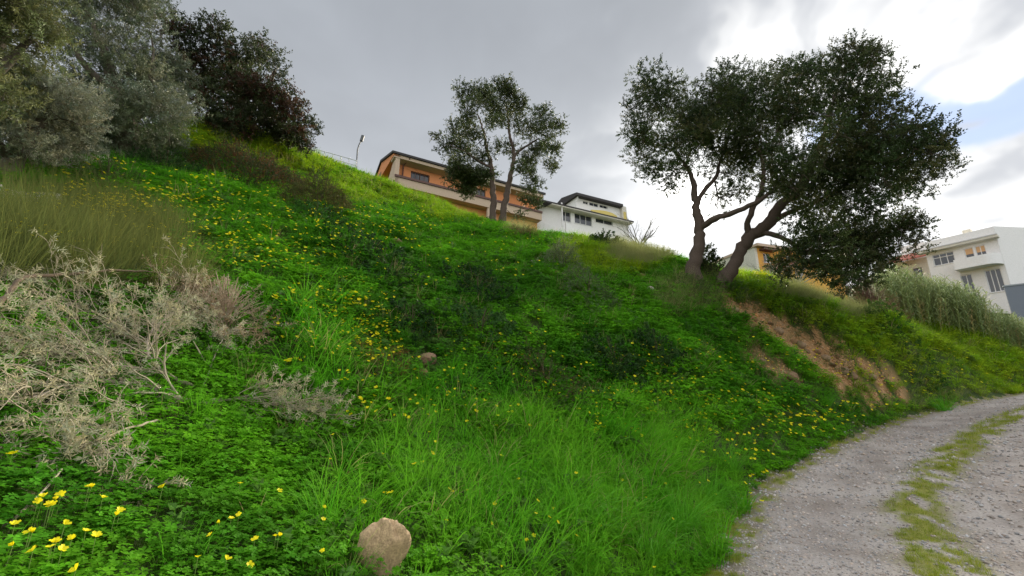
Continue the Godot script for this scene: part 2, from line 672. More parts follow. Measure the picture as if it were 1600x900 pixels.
func clover_clump(seed_: int, leaves: int, spread: float, high: float, size: float, m: Material) -> ArrayMesh:
	rng.seed = seed_
	var g := Geo.new()
	for k in leaves:
		var a := rf(0, TAU)
		var r := spread * sqrt(rf(0, 1))
		var foot := Vector3(cos(a), 0, sin(a)) * r * 0.7
		var head := Vector3(cos(a), 0, sin(a)) * r + Vector3(0, high * rf(0.6, 1.0), 0)
		var col := Color.WHITE * rf(0.72, 1.25)
		var up := (Vector3(0, 1, 0) + rdir() * 0.38 + Vector3(cos(a), 0, sin(a)) * 0.12).normalized()
		var e1 := up.cross(rdir()).normalized()
		var e2 := up.cross(e1)
		var rr := size * rf(0.7, 1.15)
		var sx := (head - foot).cross(up).normalized() * 0.0012
		g.tri(foot - sx, foot + sx, head, Color(1.0, 0.85, 0.8) * 0.8)
		var a0 := rf(0, TAU)
		for q in 3:
			var t := a0 + TAU * q / 3.0
			var d := e1 * cos(t) + e2 * sin(t)
			var s := e2 * cos(t) - e1 * sin(t)
			var no := head + (d * 0.78 + up * -0.02) * rr
			for side in [-1.0, 1.0]:
				var l2: Vector3 = head + (d * 0.52 + s * side * 0.5 + up * 0.10) * rr
				var l1: Vector3 = head + (d * 1.0 + s * side * 0.36 + up * 0.02) * rr
				if side > 0:
					g.quad(head, l2, l1, no, col)
				else:
					g.quad(head, no, l1, l2, col)
	return g.mesh(m)

func grass_tuft(seed_: int, blades: int, spread: float, length: float, width: float, droop: float, m: Material, lean := Vector3.ZERO) -> ArrayMesh:
	rng.seed = seed_
	var g := Geo.new()
	for k in blades:
		var a := rf(0, TAU)
		var p := Vector3(cos(a), 0, sin(a)) * spread * sqrt(rf(0, 1))
		var d := (Vector3(cos(a), 0, sin(a)) * rf(0.1, 0.6) + Vector3(0, 1, 0) + rdir() * 0.2 + lean).normalized()
		var out := Vector3(cos(a), 0, sin(a)).rotated(Vector3.UP, rf(-0.7, 0.7))
		var l := length * rf(0.5, 1.1)
		var w := width * rf(0.7, 1.2)
		var col := Color.WHITE * rf(0.75, 1.25)
		var bend := droop * rf(0.4, 1.3)
		var prev := p
		var side := d.cross(out).normalized()
		if side.length() < 0.1:
			side = Vector3.RIGHT
		var pw := w
		var nseg := 5
		for s in nseg:
			var t := float(s + 1) / nseg
			d = (d + (out * 0.6 + Vector3.DOWN) * bend / nseg * (0.3 + t)).normalized()
			var q := prev + d * l / nseg
			var cw := w * (1.0 - pow(t, 1.6)) + 0.0002
			g.quad(prev - side * pw * 0.5, prev + side * pw * 0.5, q + side * cw * 0.5, q - side * cw * 0.5, col)
			prev = q
			pw = cw
	return g.mesh(m)

func sprig(seed_: int, n: int, length: float, ll: float, lw: float, spread: float, m: Material, wood := Color(0.5, 0.4, 0.3)) -> ArrayMesh:
	# a twig with leaves along it, pointing along +y
	rng.seed = seed_
	var g := Geo.new()
	var bendv := Vector3(rf(-1, 1), 0, rf(-1, 1)) * 0.25 * length
	var p0 := Vector3.ZERO
	for s in 3:
		var t := (s + 1) / 3.0
		var p1 := Vector3(0, length * t, 0) + bendv * t * t
		g.tri(p0 - Vector3(0.003, 0, 0), p0 + Vector3(0.003, 0, 0), p1, wood)
		p0 = p1
	for k in n:
		var t := rf(0.12, 1.0)
		var p := Vector3(0, length * t, 0) + bendv * t * t
		var a := k * 2.4 + rf(-0.5, 0.5)
		var d := (Vector3(cos(a), 0, sin(a)) * spread + Vector3(0, rf(0.15, 0.9), 0) + rdir() * 0.35).normalized()
		var up := (Vector3.UP * 0.6 + rdir()).normalized()
		leaf(g, p, d, up, ll * rf(0.7, 1.15), lw * rf(0.75, 1.2), Color.WHITE * rf(0.7, 1.3))
	return g.mesh(m)

func aim(p: Vector3, y: Vector3, s: float) -> Transform3D:
	# y axis along the given direction, random turn about it
	var e := y.cross(rdir())
	if e.length() < 0.05:
		e = y.cross(Vector3.RIGHT)
	e = e.normalized()
	return Transform3D(Basis(e * s, y * s, e.cross(y) * s), p)

# ---------------------------------------------------------------- trees
func smooth_line(pts: Array, step: float, wob: float) -> Array:
	var crv := Curve3D.new()
	crv.bake_interval = step
	for k in pts.size():
		var t: Vector3 = (pts[mini(k + 1, pts.size() - 1)] - pts[maxi(k - 1, 0)]) / 6.0
		crv.add_point(pts[k], -t, t)
	var out: Array = []
	var m := maxi(2, int(crv.get_baked_length() / step))
	for k in m + 1:
		var p := crv.sample_baked(crv.get_baked_length() * k / m)
		if k > 0:
			p += rdir() * wob
		out.append(p)
	return out

func make_tree(called: String, label: String, base: Vector3, limbs: Array, lobes: Array, dist: float, o: Dictionary) -> Node3D:
	rng.seed = o.get("seed", 1)
	var root := thing(called, label, o.get("category", "tree"), base, o.get("group", ""))
	var bark: Material = o.bark
	var npos := PackedVector3Array()
	var nrad := PackedFloat32Array()
	var eye := Vector3(0, EYE, 0)
	for li in limbs.size():
		var l: Array = limbs[li]
		var pts: Array = []
		var rads: Array = []
		for q in range(1, l.size()):
			pts.append(at(l[q][0], l[q][1], dist + l[q][2]) - base)
			rads.append(l[q][3])
		if l[0] == "trunk" and o.get("root", true):
			# run the foot into the ground
			var f: Vector3 = pts[0]
			f.y = h(f.x + base.x, f.z + base.z) - base.y - 0.15
			if f.y < pts[0].y - 0.05:
				pts.push_front(f)
				rads.push_front(rads[0] * 1.25)
		var line := smooth_line(pts, o.get("step", 0.15), rads[0] * 0.16)
		var rr: Array = []
		for k in line.size():
			var t: float = float(k) / (line.size() - 1) * (rads.size() - 1)
			var j := mini(int(t), rads.size() - 2)
			rr.append(lerpf(rads[j], rads[j + 1], t - j))
			npos.append(line[k])
			nrad.append(rr[k])
		var g := Geo.new()
		g.tube(line, rr, 12, Color.WHITE, 0.16, li)
		obj(l[0], g.mesh(bark), root)
	# branches reach out to the middle of each leaf mass
	var targets: Array = []
	for l in lobes:
		var c := at(l[0], l[1], dist + rf(-1, 1) * o.get("depth", 1.5) + (l[4] if l.size() > 4 else 0.0))
		var rr: float = l[2] * (c - eye).length() / sqrt(pow(l[0] - 800.0, 2) + pow(l[1] - 450.0, 2) + F * F)
		var dens: float = l[3] if l.size() > 3 else 1.0
		var n := int(5 + 7 * rr)
		for k in n:
			var p := rdir() * rr * pow(rf(0.05, 1), 0.45)
			p.y *= 0.85
			targets.append([c - base + p, rr, dens / n])
	targets.sort_custom(func(a, b): return a[0].length_squared() < b[0].length_squared())
	var tw := Geo.new()
	var where: Array = []
	var tint := PackedColorArray()
	var per: float = o.get("per", 260.0)
	var cols: Array = o.colors
	var grow := o.get("grow", 0.3) as float
	for t in targets:
		var p: Vector3 = t[0]
		var best := 1e9
		var bk := 0
		for k in npos.size():
			var d := p.distance_squared_to(npos[k])
			if d < best:
				best = d
				bk = k
		var a := npos[bk]
		var r0 := minf(nrad[bk] * 0.7, 0.012 + 0.012 * sqrt(best))
		var mid := (a + p) * 0.5 + rdir() * sqrt(best) * 0.14 + Vector3(0, 0.06 * sqrt(best), 0)
		var line := [a, a.lerp(mid, 0.55), mid, mid.lerp(p, 0.5) + rdir() * sqrt(best) * 0.04, p]
		tw.tube(line, [r0, r0 * 0.8, r0 * 0.62, r0 * 0.45, 0.005], 5)
		for q in range(1, 5):
			npos.append(line[q])
			nrad.append(r0 * (1.0 - 0.16 * q))
		var rr: float = t[1]
		var n := int(per * PI * rr * rr * t[2] + rf(0, 1))
		var tone: Color = cols[rng.randi() % cols.size()]
		tone = vary(tone, 0.22)
		for k in 4:
			var e := rdir() * rr * rf(0.25, 0.6)
			tw.tube([p, p + e * 0.5 + rdir() * 0.04, p + e], [0.006, 0.0045, 0.003], 3)
		for k in n:
			var off := rdir() * pow(rf(0, 1), 0.5) * minf(rr * 0.6, 0.85)
			off.y *= 0.75
			var y := (off.normalized() * 0.7 + Vector3(0, o.get("rise", 0.25), 0) + rdir() * 0.6).normalized()
			where.append(aim(p + off, y, rf(0.7, 1.2)))
			tint.append(vary(tone, 0.25))
	obj("twigs", tw.mesh(bark), root).set_meta("kind", "stuff")
	var leaves: Array = o.leaves
	for q in leaves.size():
		var ww: Array = []
		var tt := PackedColorArray()
		for k in range(q, where.size(), leaves.size()):
			ww.append(where[k])
			tt.append(tint[k])
		many("crown", leaves[q], ww, tt, root).set_meta("kind", "stuff")
	return root

func build_trees() -> void:
	var lm := tinted(0.5, 0.35, 0.55)
	var lo := tinted(0.45, 0.45, 0.4)
	var cork := rough_mat(0.17, 0.125, 0.10, 3.5, 0.65, 0.95, 1.5, 81)
	var olive_bark := rough_mat(0.17, 0.14, 0.11, 3.0, 0.5, 0.95, 1.0, 82)
	var oak_leaf := [sprig(101, 16, 0.22, 0.062, 0.034, 0.9, lm), sprig(102, 16, 0.24, 0.058, 0.032, 0.9, lm)]
	var oak_cols := [Color(0.045, 0.075, 0.018), Color(0.06, 0.085, 0.02), Color(0.035, 0.06, 0.016), Color(0.075, 0.085, 0.03)]
	# the big cork oak with two stems
	var base := ground_at(1108, 446)
	var D := Vector2(base.x, base.z).length()
	make_tree("cork_oak", "large spreading cork oak with two stems above the bare earth bank", base, [
		["trunk", [1084, 430, -0.3, 0.236], [1088, 395, -0.3, 0.189], [1093, 360, -0.3, 0.170], [1088, 330, -0.3, 0.131], [1086, 300, -0.4, 0.098], [1076, 268, -0.6, 0.065], [1056, 238, -0.8, 0.040]],
		["trunk", [1126, 452, 0.1, 0.222], [1138, 428, 0.1, 0.196], [1155, 398, 0.2, 0.189], [1170, 372, 0.2, 0.183], [1200, 350, 0.3, 0.144], [1226, 316, 0.4, 0.111], [1256, 290, 0.5, 0.091], [1276, 240, 0.6, 0.078], [1290, 200, 0.6, 0.058], [1304, 150, 0.6, 0.033]],
		["limb", [1093, 356, -0.3, 0.118], [1116, 343, -0.6, 0.098], [1142, 333, -0.8, 0.085], [1170, 322, -0.9, 0.072], [1196, 308, -1.1, 0.058], [1216, 286, -1.2, 0.033]],
		["limb", [1088, 318, -0.3, 0.085], [1104, 292, -0.1, 0.072], [1118, 278, 0.1, 0.058], [1126, 250, 0.2, 0.046], [1140, 210, 0.3, 0.033]],
		["limb", [1170, 370, 0.2, 0.111], [1168, 350, 0.0, 0.091], [1176, 326, -0.2, 0.078], [1188, 304, -0.2, 0.065], [1192, 262, 0.0, 0.046], [1180, 220, 0.0, 0.033]],
		["limb", [1186, 358, 0.3, 0.111], [1208, 346, 0.8, 0.098], [1234, 332, 1.2, 0.085], [1268, 318, 1.5, 0.065], [1310, 296, 1.6, 0.052], [1350, 262, 1.6, 0.040], [1400, 232, 1.6, 0.026]],
		["limb", [1180, 364, 0.3, 0.091], [1206, 366, 0.2, 0.078], [1232, 377, -0.2, 0.065], [1256, 392, -0.5, 0.052], [1292, 392, -0.7, 0.040], [1330, 386, -0.8, 0.026]],
		["limb", [1276, 240, 0.6, 0.058], [1300, 222, 0.9, 0.052], [1340, 196, 1.2, 0.040], [1362, 160, 1.2, 0.026]]],
		[[1020, 140, 35], [1006, 190, 31], [1016, 236, 31, 0.8], [1030, 268, 26, 0.8], [1046, 292, 22, 0.6], [1052, 160, 35], [1070, 205, 37], [1080, 240, 29, 0.7],
		[1090, 172, 42], [1124, 142, 42], [1156, 138, 42], [1172, 176, 40], [1120, 205, 40], [1154, 218, 33], [1176, 232, 33, 0.8], [1128, 172, 40], [1060, 262, 24, 0.7],
		[1332, 98, 35], [1350, 84, 20], [1264, 116, 42], [1292, 138, 51], [1350, 126, 42], [1382, 118, 22, 0.7], [1240, 158, 42], [1302, 170, 51], [1360, 160, 37], [1224, 132, 31],
		[1206, 198, 37], [1196, 246, 37], [1226, 262, 33], [1330, 200, 42, 0.8], [1290, 208, 35, 0.7],
		[1400, 206, 44], [1448, 220, 37], [1472, 248, 29], [1426, 252, 44], [1432, 290, 29], [1378, 228, 44], [1466, 222, 20], [1404, 280, 31, 0.8],
		[1302, 246, 48], [1256, 268, 40], [1332, 284, 51, 1.1], [1302, 314, 48, 1.1], [1270, 344, 35, 1.1], [1332, 352, 51, 1.15], [1362, 320, 37, 1.1], [1360, 382, 42, 1.1], [1302, 388, 44, 1.1],
		[1312, 424, 26, 1.2], [1344, 412, 33, 1.2], [1394, 372, 37], [1412, 350, 26], [1380, 402, 26], [1370, 262, 40], [1228, 408, 22, 1.3], [1228, 390, 15], [1280, 404, 26, 1.2], [1226, 428, 15, 1.2], [1322, 444, 20, 1.2], [1296, 428, 20, 1.2], [1352, 432, 20, 1.2], [1268, 372, 24, 1.1],
		[1200, 284, 31, 0.8], [1220, 306, 22, 0.6], [1150, 290, 24, 0.5], [1126, 316, 22, 0.45], [1140, 262, 26, 0.6], [1100, 266, 18, 0.5], [1240, 300, 24, 0.7], [1330, 240, 44], [1000, 165, 24], [1090, 205, 30], [1140, 240, 26, 0.8], [1160, 262, 24, 0.7], [1210, 226, 26, 0.7], [1004, 215, 22], [1040, 225, 28, 0.9], [1186, 160, 30]],
		D, {"seed": 11, "bark": cork, "leaves": oak_leaf, "colors": oak_cols, "per": 205.0, "depth": 1.9})
	# a second, smaller cork oak on the crest
	base = ground_at(778, 341)
	D = Vector2(base.x, base.z).length()
	make_tree("cork_oak", "smaller airy oak with twin stems on the crest before the orange house", base, [
		["trunk", [770, 341, 0.0, 0.163], [771, 310, 0, 0.143], [769, 285, 0, 0.122], [768, 262, 0, 0.102], [762, 238, 0, 0.082], [757, 214, 0, 0.054], [748, 180, 0, 0.034]],
		["trunk", [785, 346, 0.0, 0.177], [789, 318, 0, 0.150], [794, 292, 0, 0.129], [799, 268, 0, 0.109], [803, 242, 0, 0.088], [797, 216, 0, 0.068], [794, 190, 0, 0.048], [790, 160, 0, 0.027]],
		["limb", [803, 242, 0, 0.068], [820, 230, 0.3, 0.054], [842, 216, 0.5, 0.034]],
		["limb", [768, 262, 0, 0.068], [748, 252, -0.3, 0.054], [725, 236, -0.5, 0.034], [700, 226, -0.6, 0.020]]],
		[[728, 147, 17], [750, 147, 19], [784, 140, 20], [800, 154, 18], [765, 164, 22], [738, 166, 16], [726, 186, 14, 0.8], [715, 207, 19], [682, 212, 10, 0.8], [698, 228, 15], [741, 212, 19, 0.8], [720, 238, 21],
		[752, 243, 21, 0.8], [789, 172, 22], [813, 175, 18], [843, 186, 19], [868, 199, 15], [853, 211, 18], [827, 206, 17, 0.8], [864, 236, 16], [843, 238, 18], [821, 250, 17, 0.8], [858, 262, 12], [789, 228, 17, 0.7],
		[720, 272, 23, 1.3], [739, 276, 24, 1.4], [760, 276, 18, 1.1], [728, 292, 17, 1.3], [712, 258, 16, 1.1], [827, 270, 16], [811, 260, 14, 0.8], [832, 293, 14, 0.9], [819, 312, 12, 0.9], [838, 318, 11, 0.9], [813, 334, 8], [770, 190, 18, 0.7], [806, 196, 14, 0.6]],
		D, {"seed": 12, "bark": cork, "leaves": [sprig(103, 15, 0.25, 0.075, 0.042, 0.9, lm), sprig(104, 15, 0.25, 0.075, 0.042, 0.9, lm)], "colors": [Color(0.07, 0.095, 0.03), Color(0.06, 0.085, 0.026), Color(0.09, 0.11, 0.04)], "per": 185.0, "depth": 1.6})
	# the olives at the edge of the wood
	var olive_leaf := [sprig(111, 20, 0.30, 0.075, 0.018, 0.8, lo), sprig(112, 20, 0.28, 0.07, 0.017, 0.8, lo)]
	var pale := [Color(0.29, 0.31, 0.20), Color(0.36, 0.37, 0.26), Color(0.22, 0.25, 0.15)]
	base = ground_at(20, 283)
	D = Vector2(base.x, base.z).length()
	make_tree("olive_tree", "pale grey-green olive with low drooping branches beside the path edge", base, [
		["trunk", [14, 278, 0, 0.16], [18, 250, 0, 0.13], [40, 215, 0, 0.1], [70, 180, 0, 0.07], [90, 150, 0, 0.04]],
		["limb", [18, 250, 0, 0.09], [-10, 215, -0.2, 0.07], [-20, 160, -0.3, 0.05]]],
		[[40, 135, 40], [90, 148, 42], [122, 178, 34], [62, 196, 48], [20, 172, 42], [110, 216, 36], [32, 236, 36, 0.8], [82, 244, 26, 0.8], [0, 118, 40], [140, 196, 18], [-40, 160, 50], [60, 165, 40]],
		D, {"seed": 13, "bark": olive_bark, "leaves": olive_leaf, "colors": pale, "per": 330.0, "depth": 0.9, "rise": 0.4})
	base = at(-70, 280, 9.8)
	base.y = h(base.x, base.z)
	make_tree("olive_tree", "tall yellowish olive cut off by the picture's upper corner", base, [
		["trunk", [-70, 270, 0, 0.2], [-50, 200, 0, 0.16], [-30, 120, 0, 0.12], [0, 60, 0, 0.08], [30, 10, 0, 0.04]],
		["limb", [-30, 130, 0, 0.1], [10, 100, -0.3, 0.06], [50, 60, -0.4, 0.03]]],
		[[20, 40, 44], [8, 90, 36], [52, 16, 36], [64, 66, 30, 0.8], [-40, 60, 55], [-60, 130, 55], [20, -20, 50], [70, -40, 45], [-30, -40, 60]],
		9.8, {"seed": 14, "bark": olive_bark, "leaves": olive_leaf, "colors": [Color(0.25, 0.27, 0.10), Color(0.20, 0.23, 0.09), Color(0.16, 0.19, 0.08)], "per": 330.0, "depth": 1.0, "rise": 0.4})
	base = ground_at(205, 262)
	D = Vector2(base.x, base.z).length()
	make_tree("olive_tree", "broad dark olive with sky showing between its upper branches", base, [
		["trunk", [205, 258, 0, 0.26], [200, 215, 0, 0.22], [190, 160, 0, 0.17], [170, 100, 0, 0.12], [150, 50, 0, 0.05], [130, 0, 0, 0.02]],
		["limb", [200, 200, 0, 0.15], [225, 160, 0.2, 0.11], [240, 110, 0.3, 0.05], [236, 50, 0.3, 0.012]],
		["limb", [186, 150, 0, 0.12], [140, 110, -0.2, 0.08], [105, 60, -0.3, 0.05]]],
		[[180, 66, 38, 0.6], [142, 30, 44, 0.7], [222, 40, 36, 0.6], [240, 90, 42], [200, 132, 44], [258, 138, 36], [170, 166, 44], [226, 186, 46, 1.2], [276, 112, 28], [268, 178, 28], [190, 218, 38, 1.2], [132, 128, 30],
		[104, 62, 34, 0.8], [242, 222, 26, 1.2], [160, 4, 40, 0.7], [220, 8, 30, 0.6], [96, 8, 38, 0.8], [160, -50, 60, 0.8], [230, -30, 40, 0.7], [150, 200, 36, 1.1], [215, 235, 26, 1.2]],
		D, {"seed": 15, "bark": olive_bark, "leaves": [sprig(113, 20, 0.36, 0.085, 0.02, 0.8, lo), sprig(114, 20, 0.34, 0.08, 0.02, 0.8, lo)], "colors": [Color(0.14, 0.17, 0.09), Color(0.10, 0.13, 0.06), Color(0.19, 0.21, 0.13)], "per": 210.0, "depth": 1.3, "rise": 0.4})
	base = ground_at(385, 212)
	D = Vector2(base.x, base.z).length() - 0.5
	base = at(385, 212, D)
	base.y = h(base.x, base.z)
	make_tree("evergreen_oak", "dense dark evergreen oak with reddish withered foliage on the ridge", base, [
		["trunk", [385, 208, 1.2, 0.24], [380, 180, 1.2, 0.2], [372, 140, 1.2, 0.16], [360, 100, 1.0, 0.11], [350, 60, 0.6, 0.05]],
		["limb", [380, 180, 1.2, 0.14], [410, 150, 1.0, 0.12], [430, 110, 0.3, 0.06]],
		["limb", [378, 170, 1.2, 0.14], [340, 140, 1.0, 0.12], [310, 90, 0.3, 0.06]]],
		[[300, 62, 30, 0.8], [338, 50, 26, 0.8], [380, 92, 30], [420, 92, 22, 0.8], [330, 106, 36, 0.9], [372, 136, 40], [420, 138, 32], [442, 178, 32], [470, 200, 22], [402, 186, 38, 1.1], [338, 178, 38, 1.1], [308, 146, 32], [450, 216, 22], [478, 222, 12], [360, 200, 30, 1.1], [290, 92, 26, 0.8], [402, 70, 17, 0.7], [262, 40, 26, 0.6], [460, 170, 18], [430, 200, 24, 1.1]],
		D, {"seed": 16, "bark": cork, "leaves": [sprig(115, 15, 0.3, 0.085, 0.045, 0.9, lm), sprig(116, 15, 0.3, 0.085, 0.045, 0.9, lm)], "colors": [Color(0.045, 0.06, 0.02), Color(0.035, 0.05, 0.017), Color(0.06, 0.08, 0.03), Color(0.05, 0.065, 0.022), Color(0.075, 0.038, 0.02)], "per": 185.0, "depth": 1.6})

# ---------------------------------------------------------------- ground cover
func zone(px: Vector2, list: Array) -> float:
	var best := 0.0
	for z in list:
		var dx: float = (px.x - z[0]) / z[2]
		var dy: float = (px.y - z[1]) / z[3]
		var d := dx * dx + dy * dy
		if d < 1.6:
			best = maxf(best, (1.0 - smoothstep(0.5, 1.5, d)) * (z[4] if z.size() > 4 else 1.0))
	return best

var keep_clear: Array = []   # [x, z, radius] of rocks and the like

func build_cover() -> void:
	var cm := tinted(0.6, 0.16, 1.0)
	var gm := tinted(0.6, 0.16, 1.0)
	var clover: Array = []
	for k in 4:
		clover.append(clover_clump(200 + k, 26, 0.105, 0.13, 0.0195, cm))
	var tall: Array = []
	for k in 3:
		tall.append(grass_tuft(220 + k, 13, 0.06, 0.46, 0.0078, 1.35, gm))
	var short: Array = []
	for k in 3:
		short.append(grass_tuft(230 + k, 18, 0.06, 0.24, 0.0045, 0.7, gm))
	var wiry: Array = []
	for k in 2:
		wiry.append(grass_tuft(240 + k, 22, 0.07, 0.55, 0.0032, 0.35, gm))
	var broad := [sprig(250, 14, 0.16, 0.07, 0.045, 1.0, cm, Color(0.5, 0.6, 0.3)), sprig(251, 14, 0.2, 0.06, 0.03, 1.0, cm, Color(0.5, 0.6, 0.3))]
	var lush_z := [[760, 730, 170, 110], [1060, 750, 110, 120], [640, 640, 90, 50, 0.6], [500, 560, 60, 100, 0.7], [880, 850, 200, 90], [540, 820, 60, 80, 0.8], [960, 690, 140, 60, 0.6], [1130, 830, 50, 60], [720, 620, 110, 40, 0.5]]
	var olive_z := [[90, 395, 190, 75], [250, 440, 70, 40, 0.7]]
	var gold_z := [[360, 212, 110, 40], [470, 252, 90, 26], [600, 300, 160, 26, 0.8], [720, 330, 70, 22, 0.8], [1450, 575, 170, 60], [1340, 515, 150, 40, 0.8], [1560, 595, 110, 40], [960, 400, 90, 34], [1190, 432, 60, 24], [1490, 640, 120, 30, 0.5], [1250, 470, 120, 24, 0.7]]
	var pale_z := [[1000, 402, 50, 18], [1290, 462, 70, 16], [1340, 482, 40, 20], [820, 362, 30, 12, 0.6], [1080, 470, 60, 30, 0.4], [1480, 625, 100, 14, 0.4]]
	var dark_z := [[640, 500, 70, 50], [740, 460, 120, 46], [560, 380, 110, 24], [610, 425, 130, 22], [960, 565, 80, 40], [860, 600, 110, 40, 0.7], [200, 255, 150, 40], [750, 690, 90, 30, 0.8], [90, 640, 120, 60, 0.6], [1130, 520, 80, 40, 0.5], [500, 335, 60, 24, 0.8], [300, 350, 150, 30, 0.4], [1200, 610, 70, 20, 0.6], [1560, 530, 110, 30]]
	var sets := {}
	for key in ["clover", "tall", "short", "wiry", "broad"]:
		sets[key] = [[], PackedColorArray()]
	rng.seed = 300
	var deep := Color(0.055, 0.205, 0.009)
	var bright := Color(0.150, 0.430, 0.013)
	var gold := Color(0.350, 0.460, 0.018)  # yellow-green grass, with the sunlit glow of ridge and spur put into it
	var d := 1.0
	while d < 46.0:
		var dr := 0.10 + d * 0.02
		# closer plants stand as thick as they grow; farther ones are larger clumps, fewer of them
		var dens: float = 190.0 if d < 4.0 else 190.0 * pow(4.0 / d, 0.85)
		var big: float = clampf(pow(d / 3.5, 0.42), 1.0, 2.6)
		var n := int(dens * d * dr * deg_to_rad(136.0) * 1.35)
		for k in n:
			# the bank falls away more steeply towards the road bend, where more plants fit over the same ground
			var a := deg_to_rad(rf(-70.0, 66.0) if k % 4 else rf(5.0, 62.0))
			var r := d + rf(0, dr)
			var x := sin(a) * r
			var z := -cos(a) * r
			var u := -99.0
			if x > -8.0 and z > -34.0:
				u = road_u(x, z).x
			if u > -0.05 + 0.25 * bumps.get_noise_2d(x * 2.0, z * 2.0) and u < 5.6:
				continue
			if u >= 5.6 and rf(0, 1) < 0.3:
				continue
			var p2 := Vector2(x, z)
			var wob := Vector2(bumps.get_noise_2d(x * 5.0, z * 5.0), bumps.get_noise_2d(x * 5.0 + 90.0, z * 5.0)) * 0.5
			var bare := Geometry2D.is_point_in_polygon(p2 + wob, scar)
			if bare and rf(0, 1) < 0.93:
				continue
			var brown := Geometry2D.is_point_in_polygon(p2 + wob, scar_b)
			if brown and rf(0, 1) < 0.55:
				continue
			var skip := false
			for c in keep_clear:
				if absf(x - c[0]) < c[2] and absf(z - c[1]) < c[2] and Vector2(x - c[0], z - c[1]).length() < c[2]:
					skip = true
					break
			if skip:
				continue
			var y := h(x, z)
			var pos := Vector3(x, y - 0.01, z)
			var px := to_px(pos)
			var lush := zone(px, lush_z)
			var oliv := zone(px, olive_z)
			var gol := zone(px, gold_z)
			var pal := zone(px, pale_z)
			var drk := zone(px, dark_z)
			var pn := patch.get_noise_2d(x * 2.0, z * 2.0)
			var pn2 := patch.get_noise_2d(x * 6.0 + 60.0, z * 6.0)
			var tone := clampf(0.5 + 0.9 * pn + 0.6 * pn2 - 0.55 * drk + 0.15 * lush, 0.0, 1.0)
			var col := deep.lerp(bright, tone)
			col = col.lerp(gold, gol * clampf(0.62 + 0.8 * pn2, 0.2, 0.95))
			var what := "clover"
			var v := rf(0, 1) + 0.35 * pn2
			var s := rf(0.75, 1.25) * big
			if oliv > 0.0 and rf(0, 1) < oliv * 1.2:
				what = "wiry"
				col = Color(0.17, 0.185, 0.05).lerp(Color(0.10, 0.13, 0.035), rf(0, 1))
				s = rf(0.7, 1.2) * minf(big, 1.3)
				if rf(0, 1) < 0.3:
					continue
			elif pal > 0.0 and rf(0, 1) < pal:
				what = "wiry"
				col = Color(0.32, 0.32, 0.13).lerp(Color(0.22, 0.27, 0.08), rf(0, 1))
				s = rf(0.7, 1.3) * minf(big, 1.5) * 0.8
			elif lush > 0.0 and v < lush * 0.62:
				what = "tall"
				col = Color(0.090, 0.36, 0.012).lerp(Color(0.175, 0.45, 0.025), clampf(0.5 + pn + rf(-0.4, 0.4), 0.0, 1.0))
				s = rf(0.6, 1.15) * minf(big, 1.3)
			elif gol > 0.1 and v < gol * 0.45:
				what = "short"
				s *= 1.1
			elif v < 0.22:
				what = "short"
				col = col.lerp(Color(0.12, 0.40, 0.02), 0.5)
			elif v > 0.93:
				what = "broad"
				s *= 0.9
				col = col.lerp(deep, 0.4)
			if d < 4.2 and px.x < 500.0 and what != "clover" and what != "tall" and rf(0, 1) < 0.8:
				what = "clover"
				s = rf(0.75, 1.2)
			if bare or brown:
				what = "wiry"
				col = Color(0.22, 0.20, 0.08)
				s *= 0.5
			if what == "short" and rf(0, 1) < 0.09:
				col = Color(0.40, 0.34, 0.15)
			elif what == "tall" and rf(0, 1) < 0.05:
				col = Color(0.36, 0.36, 0.12)
			elif what == "broad":
				col = col.lerp(Color(0.09, 0.14, 0.05), 0.6)
			if u > -0.7 and u < 0.0:
				s *= 0.65
			var up := (slope_normal(x, z) * 0.6 + Vector3.UP + rdir() * 0.15).normalized()
			sets[what][0].append(aim(pos, up, s))
			sets[what][1].append(vary(col, 0.18))
		d += dr
	var spread := [["clover", clover, "clover_cover", "carpet of bright green three-lobed clover leaves over the whole bank", "ground cover"],
		["tall", tall, "long_grass", "long arching bright green grass low on the bank", "grass"],
		["short", short, "short_grass", "short fresh grass mixed into the clover on the bank", "grass"],
		["wiry", wiry, "wiry_grass", "thin olive and straw coloured wiry grass in patches", "grass"],
		["broad", broad, "broad_weeds", "small broad leaved weeds among the clover", "weeds"]]
	for e in spread:
		var ms: Array = e[1]
		var root := thing(e[2], e[3], e[4])
		root.set_meta("kind", "stuff")
		var ws: Array = sets[e[0]][0]
		print(e[2], " ", ws.size())
		for q in ms.size():
			var ww: Array = []
			var tt := PackedColorArray()
			for k in range(q, ws.size(), ms.size()):
				ww.append(ws[k])
				tt.append(sets[e[0]][1][k])
			many("plants", ms[q], ww, tt, root).set_meta("kind", "stuff")

